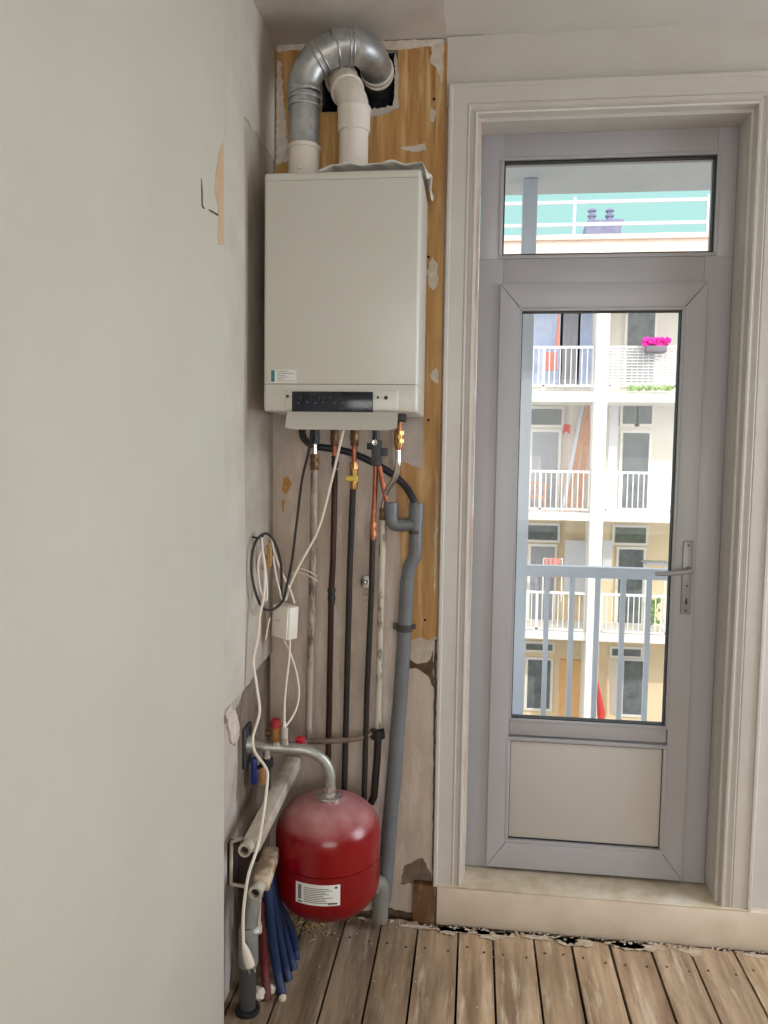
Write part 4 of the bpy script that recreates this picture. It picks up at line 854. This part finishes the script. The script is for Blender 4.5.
for i in range(-12, 16):
    x = xb[0]+st_*i
    if x < -1.5 or x > 2.5 or abs(x-at(530, 220, YR).x) < .06: continue
    MB().bx(x-.0125, x+.0125, YR-.008, YR+.008, -.03, zr0+.002).build('baluster', M['railb'], rl)
xp0 = at(522, 220, YR).x; xp1 = at(536.5, 220, YR).x
tag(MB().bx(xp0, xp1, YR-.035, YR+.035, -.118, at(600, 182, 1.45).z-.002, .003).build('balcony_post', M['postpaint']), 'square pale post of our balcony at the left edge of the door glass', 'post')

# ------------------------------------------------------------------ outside: the building opposite
YC, YW = 16.5, 17.9
def fx(px, py=460, Y=YC): return at(px, py, Y).x
def fz(py, Y=YC, px=603): return at(px, py, Y).z
bl = root('apartment_building', (fx(603), YC, -7.5), 'cream white block of flats with balconies across the courtyard', 'building')
zr = fz(240); XA, XZ = fx(603)-9.5, fx(603)+9.5
b = MB(); b.bx(XA, XZ, YW, YW+8, fz(514), zr-.3); b.build('wall', M['facade'], bl)
MB().bx(XA, XZ, YW, YW+8, -7.5, fz(514)).build('lower_wall', M['cream'], bl)
pp = MB().bx(XA, XZ, YC-.1, YC+.4, fz(258), fz(238)).build('parapet', M['parapet'], bl)
MB().bx(XA, XZ, YC-.18, YC+.45, fz(241), fz(236)).build('coping', M['parapet'], pp)
MB().bx(XA, XZ, YC+.1, YW+.1, fz(310)+.5, fz(258)).build('roof_slab', M['facewhite'], bl)
slabs = [(392, 402), (513.5, 521), (633, 641)]
for y0, y1 in slabs:
    MB().bx(XA, XZ, YC-.05, YW+.05, fz(y1), fz(y0)).build('balcony_slab', M['facewhite'], bl)
for px in (603,):
    for s_ in (-1, 0, 1):
        x = fx(597, 490)+s_*4.6; wd = .15
        MB().bx(x-wd, x+wd, YC-.12, YC+.28, -7.5, zr-.1).build('column', M['facewhite'], bl)
        MB().bx(x-.06, x+.06, YC+.28, YW+.02, -7.5, zr-.3).build('party_wall', M['facewhite'], bl)
def rail_part(x0, x1, zt, zb_, m='railw'):
    b = MB(); b.bx(x0, x1, YC-.03, YC+.03, zt-.06, zt); b.bx(x0, x1, YC-.02, YC+.02, zb_, zb_+.05)
    n = int((x1-x0)/.125)
    for i in range(n+1): x = x0+(x1-x0)*i/n; b.bx(x-.011, x+.011, YC-.012, YC+.012, zb_, zt)
    for i in range(0, n+1, 12): x = x0+(x1-x0)*i/n; b.bx(x-.03, x+.03, YC-.02, YC+.02, zb_-.2, zt)
    return b.build('railing', M[m], bl, flat=True)
xcol = fx(597, 490)
for yt, yb in ((346, 387), (471, 511), (593, 632)):
    for s_ in (-2, -1, 0, 1):
        rail_part(xcol+s_*4.6+.2, xcol+(s_+1)*4.6-.2, fz(yt), fz(yb))
# doors, windows of each balcony: (px0,py0,px1,py1, material)
def wpart(name, q, m, fr=.07, Y=YW, frm='facewhite', dx=0):
    x0, y0, x1, y1 = q; a = at(x0, y0, Y)+Vector((dx, 0, 0)); c = at(x1, y1, Y)+Vector((dx, 0, 0))
    o = MB().bx(a.x-fr, c.x+fr, Y-.06, Y+.02, c.z-fr, a.z+fr).build(name, M[frm], bl, flat=True)
    return MB().bx(a.x, c.x, Y-.075, Y-.055, c.z, a.z).build('pane', M[m], o, flat=True)
for q, m in (((531, 300, 561, 384), 'winblue'), ((561, 300, 576, 384), 'curtain'), ((581, 300, 596, 384), 'winblue'), ((628, 312, 652, 384), 'win'), ((531, 409, 561, 425), 'win'), ((532.5, 432, 556, 508), 'curtain'), ((623, 406, 636, 424), 'win'), ((638, 406, 651, 424), 'win'), ((623, 433, 646, 508), 'win'),
             ((527, 525, 557, 540), 'win'), ((531, 546, 552, 628), 'curtain'), ((615, 527, 645, 543), 'bushy'), ((619, 549, 640, 628), 'win'), ((526, 643, 552, 650), 'win'), ((528, 659, 549, 708), 'win'), ((612, 648, 640, 656), 'win'), ((624, 660, 641, 714), 'win')):
    wpart('window', q, m)
    for dx in (-4.6, 4.6): wpart('window', q, m, dx=dx)
wpart('orange_door', (562, 661, 581, 716), 'orange', .05, frm='orange')
a = at(611, 657, YW-.05); c = at(623, 714, YW-.5)
MB().poly([at(609, 658, YW-.1), at(620, 662, YW-.6), at(620, 718, YW-.6), at(609, 714, YW-.1)], (.05, 0, 0)).build('open_door', M['facewhite'], bl, flat=True)
for q in ((565, 540, 588, 592), (610, 405, 616, 470), (603, 540, 611, 580)):
    a = at(q[0], q[1], YW-.3); c = at(q[2], q[3], YW-.3); MB().bx(a.x, c.x, YW-.34, YW-.28, c.z, a.z).build('balcony_screen', M['skyblind'], bl, flat=True)
# white slat screen tied to the right upper railing
a = at(609, 349, YC-.05); c = at(676, 385, YC-.05); b = MB(); n = 12
for i in range(n): z = c.z+(a.z-c.z)*(i+.5)/n; b.bx(a.x, c.x+.6, YC-.055, YC-.035, z-.022, z+.022)
tag(b.build('slat_screen', M['reed'], flat=True), 'white slatted privacy screen tied to the upper right balcony railing opposite', 'screen')
# flower box
fb = root('flower_box', at(655, 349, YC-.2), 'grey flower box full of magenta flowers on the upper right balcony railing', 'flower box')
a = at(645.5, 346, YC-.2); c = at(666, 352.5, YC-.2); MB().bx(a.x, c.x, YC-.3, YC-.08, c.z, a.z, .02).build('planter', M['planter'], fb)
b = MB()
for _ in range(70): b.ball((random.uniform(a.x-.05, c.x+.05), YC-.19+random.uniform(-.14, .12), a.z+random.uniform(0, .17)), random.uniform(.035, .06), 6)
b.build('flowers', M['pink'], fb)
def thing_box(name, q, Y, d, m, label, cat): a = at(q[0], q[1], Y); c = at(q[2], q[3], Y); return tag(MB().bx(a.x, c.x, Y, Y+d, c.z, a.z, .01).build(name, M[m]), label, cat)
# timber leaning on the middle left balcony
for (x0, y0, x1, y1, m, wd, lab) in ((562, 512, 583, 404, 'plankw', .035, 'pale blue board leaning at the middle left balcony, leftmost of the leaning timbers'), (567, 513, 588, 402, 'plank', .055, 'orange timber leaning at the middle left balcony, between two others'), (578, 513, 591, 402, 'plank', .065, 'orange timber leaning nearest the white column opposite')):
    p_ = at(x0, y0, YC+.5); q_ = at(x1, y1, YW-.15); b = MB(); d = Vector((wd, 0, 0)); b.poly([p_-d, p_+d, q_+d, q_-d], (0, .06, 0)); tag(b.build('leaning_board', M[m], flat=True), lab, 'board', 'timbers leaning on the balcony')
# laundry, awning, plant, parasol, table
b = MB(); a = at(564, 424, YW-.3); b.poly([a, at(571, 425, YW-.3), at(570, 434, YW-.3), at(566, 431, YW-.3), at(563, 435, YW-.3)], (0, .05, 0)); tag(b.build('red_cloth', M['redcloth'], flat=True), 'small red cloth hanging on the middle left balcony', 'cloth')
lr = root('laundry_rack', at(551, 592, YC+.5), 'drying rack of pinkish laundry on the lower left balcony', 'laundry rack')
b = MB()
a = at(543, 559, YC+.5); c = at(562, 592, YC+.5); b.bx(a.x, c.x, YC+.48, YC+.52, a.z, a.z+.03); b.bx(a.x, a.x+.03, YC+.48, YC+.52, c.z-.25, a.z); b.bx(c.x-.03, c.x, YC+.48, YC+.52, c.z-.25, a.z); b.build('rack', M['railw'], lr)
for i, px in enumerate((545, 549, 553, 557)): 
    a = at(px, 558, YC+.46); c = at(px+3, 566+6*(i % 3), YC+.46); MB().bx(a.x, c.x, YC+.44, YC+.47, c.z, a.z, .01).build('garment', M['laundry'], lr)
a = at(557, 300, YC+.6); b = MB(); b.poly([at(559, 312, YC+.6), at(560, 312, YC+.6), at(559, 346, YC+.6), at(555, 346, YC+.6)], (0, .12, 0)); b.poly(pl(((543, 352), (557, 352), (557, 370), (545, 370)), YC+.6), (0, .12, 0)); tag(b.build('folded_awning', M['awning'], flat=True), 'folded red-brown fabric on the upper left balcony opposite', 'awning')
b = MB()
for _ in range(40): p_ = at(random.gauss(655, 3), random.uniform(600, 626), YC-.02); b.ball(p_+Vector((0, .3+random.uniform(-.1, .1), 0)), random.uniform(.04, .09), 6)
tag(b.build('balcony_plant', M['green'], flat=True), 'green leafy plant behind the lower right balcony railing', 'plant')
b = MB()
for _ in range(60): p_ = at(random.uniform(628, 676), 388.5, YC-.12); b.ball(p_+Vector((0, random.uniform(-.08, .06), random.uniform(-.03, .05))), random.uniform(.03, .05), 6)
tag(b.build('trailing_plant', M['green'], flat=True), 'row of green plants along the foot of the upper right balcony', 'plant')
p_ = at(601, 716, YC+.6); q_ = at(597, 680, YC+.6); b = MB(); b.tube([p_+Vector((0, 0, -.05)), p_+Vector((0, 0, .1)), q_], [.09, .10, .02], 12); tag(b.build('closed_parasol', M['redcloth']), 'closed red parasol beside the column on the lowest level', 'parasol')
tb = root('balcony_table', at(655, 562, YC+.8), 'small grey table top on the lower right balcony', 'table'); a = at(643, 561.5, YC+.8); c = at(669, 564, YC+.8); MB().bx(a.x, c.x, YC+.5, YC+1.1, c.z, a.z, .01).build('table_top', M['curtain'], tb)
b = MB()
for x in (a.x+.08, c.x-.08): b.bx(x-.02, x+.02, YC+.78, YC+.82, fz(637), c.z)
b.build('table_leg', M['railw'], tb)
for (px0, px1, lab) in ((529, 545, 'white slatted chair on the middle left balcony'),):
    a = at(px0, 487, YC+.6); c = at(px1, 511, YC+.6); b = MB(); b.bx(a.x, c.x, YC+.6, YC+1.05, a.z-.28, a.z-.24); 
    for i in range(5): x = a.x+(c.x-a.x)*i/4; b.bx(x-.015, x+.015, YC+1.03, YC+1.06, a.z-.26, a.z+.1)
    for x in (a.x, c.x): b.bx(x-.02, x+.02, YC+.6, YC+.64, fz(515), a.z-.24); b.bx(x-.02, x+.02, YC+1.02, YC+1.06, fz(515), a.z+.1)
    b.bx(a.x, c.x, YC+1.03, YC+1.06, a.z+.08, a.z+.12); tag(b.build('balcony_chair', M['plank'], flat=True), lab.replace('white', 'orange-brown'), 'chair')
# roof railing and chimney
rr = root('roof_railing', at(640, 237, YC+.3), 'thin steel two-rail safety railing along the roof edge opposite', 'railing')
for nm, y in (('top_rail', 200.5), ('middle_rail', 223)): 
    z = at(640, y, YC+.3).z; MB().bx(XA, XZ, YC+.27, YC+.33, z-.045, z+.03).build(nm, M['steel'], rr)
x0 = at(574.5, 210, YC+.3).x; dx = at(708, 210, YC+.3).x-x0
for i in range(-3, 4): x = x0+dx*i; MB().bx(x-.035, x+.035, YC+.26, YC+.34, zr-.02, at(640, 196, YC+.3).z).build('post', M['steel'], rr)
Ych = 22
ch = root('chimney', at(602, 245, Ych), 'grey-lilac chimney stack with two metal cowls on the roof opposite', 'chimney')
a = at(585, 223, Ych); c = at(620.5, 246, Ych); b = MB(); b.poly([Vector((a.x-.08, Ych, c.z-1.2)), Vector((c.x, Ych, c.z-1.2)), Vector((c.x, Ych, a.z)), Vector((a.x+.05, Ych, a.z))], (0, .8, 0)); b.build('stack', M['slate'], ch, flat=True)
MB().bx(a.x+.08, c.x+.06, Ych-.06, Ych+.86, a.z-.04, a.z+.08).build('stack_cap', M['slate'], ch)
for px in (593.5, 611.5):
    p_ = at(px, 222, Ych); h = at(px, 204, Ych).z-p_.z; b = MB(); b.lathe([(0, 0), (.11, 0), (.09, h*.45), (.13, h*.5), (.14, h*.58), (.08, h*.66), (.08, h*.75), (.14, h*.82), (.11, h*.92), (0, h)], (p_.x, Ych+.4, p_.z), (0, 0, 1), 16); b.build('cowl', M['slate'], ch)
struct(MB().bx(-30, 35, .5, 60, -7.6, -7.5).build('ground', M['street']))
for o in bpy.data.objects:
    if '_o' in o: del o['_o']
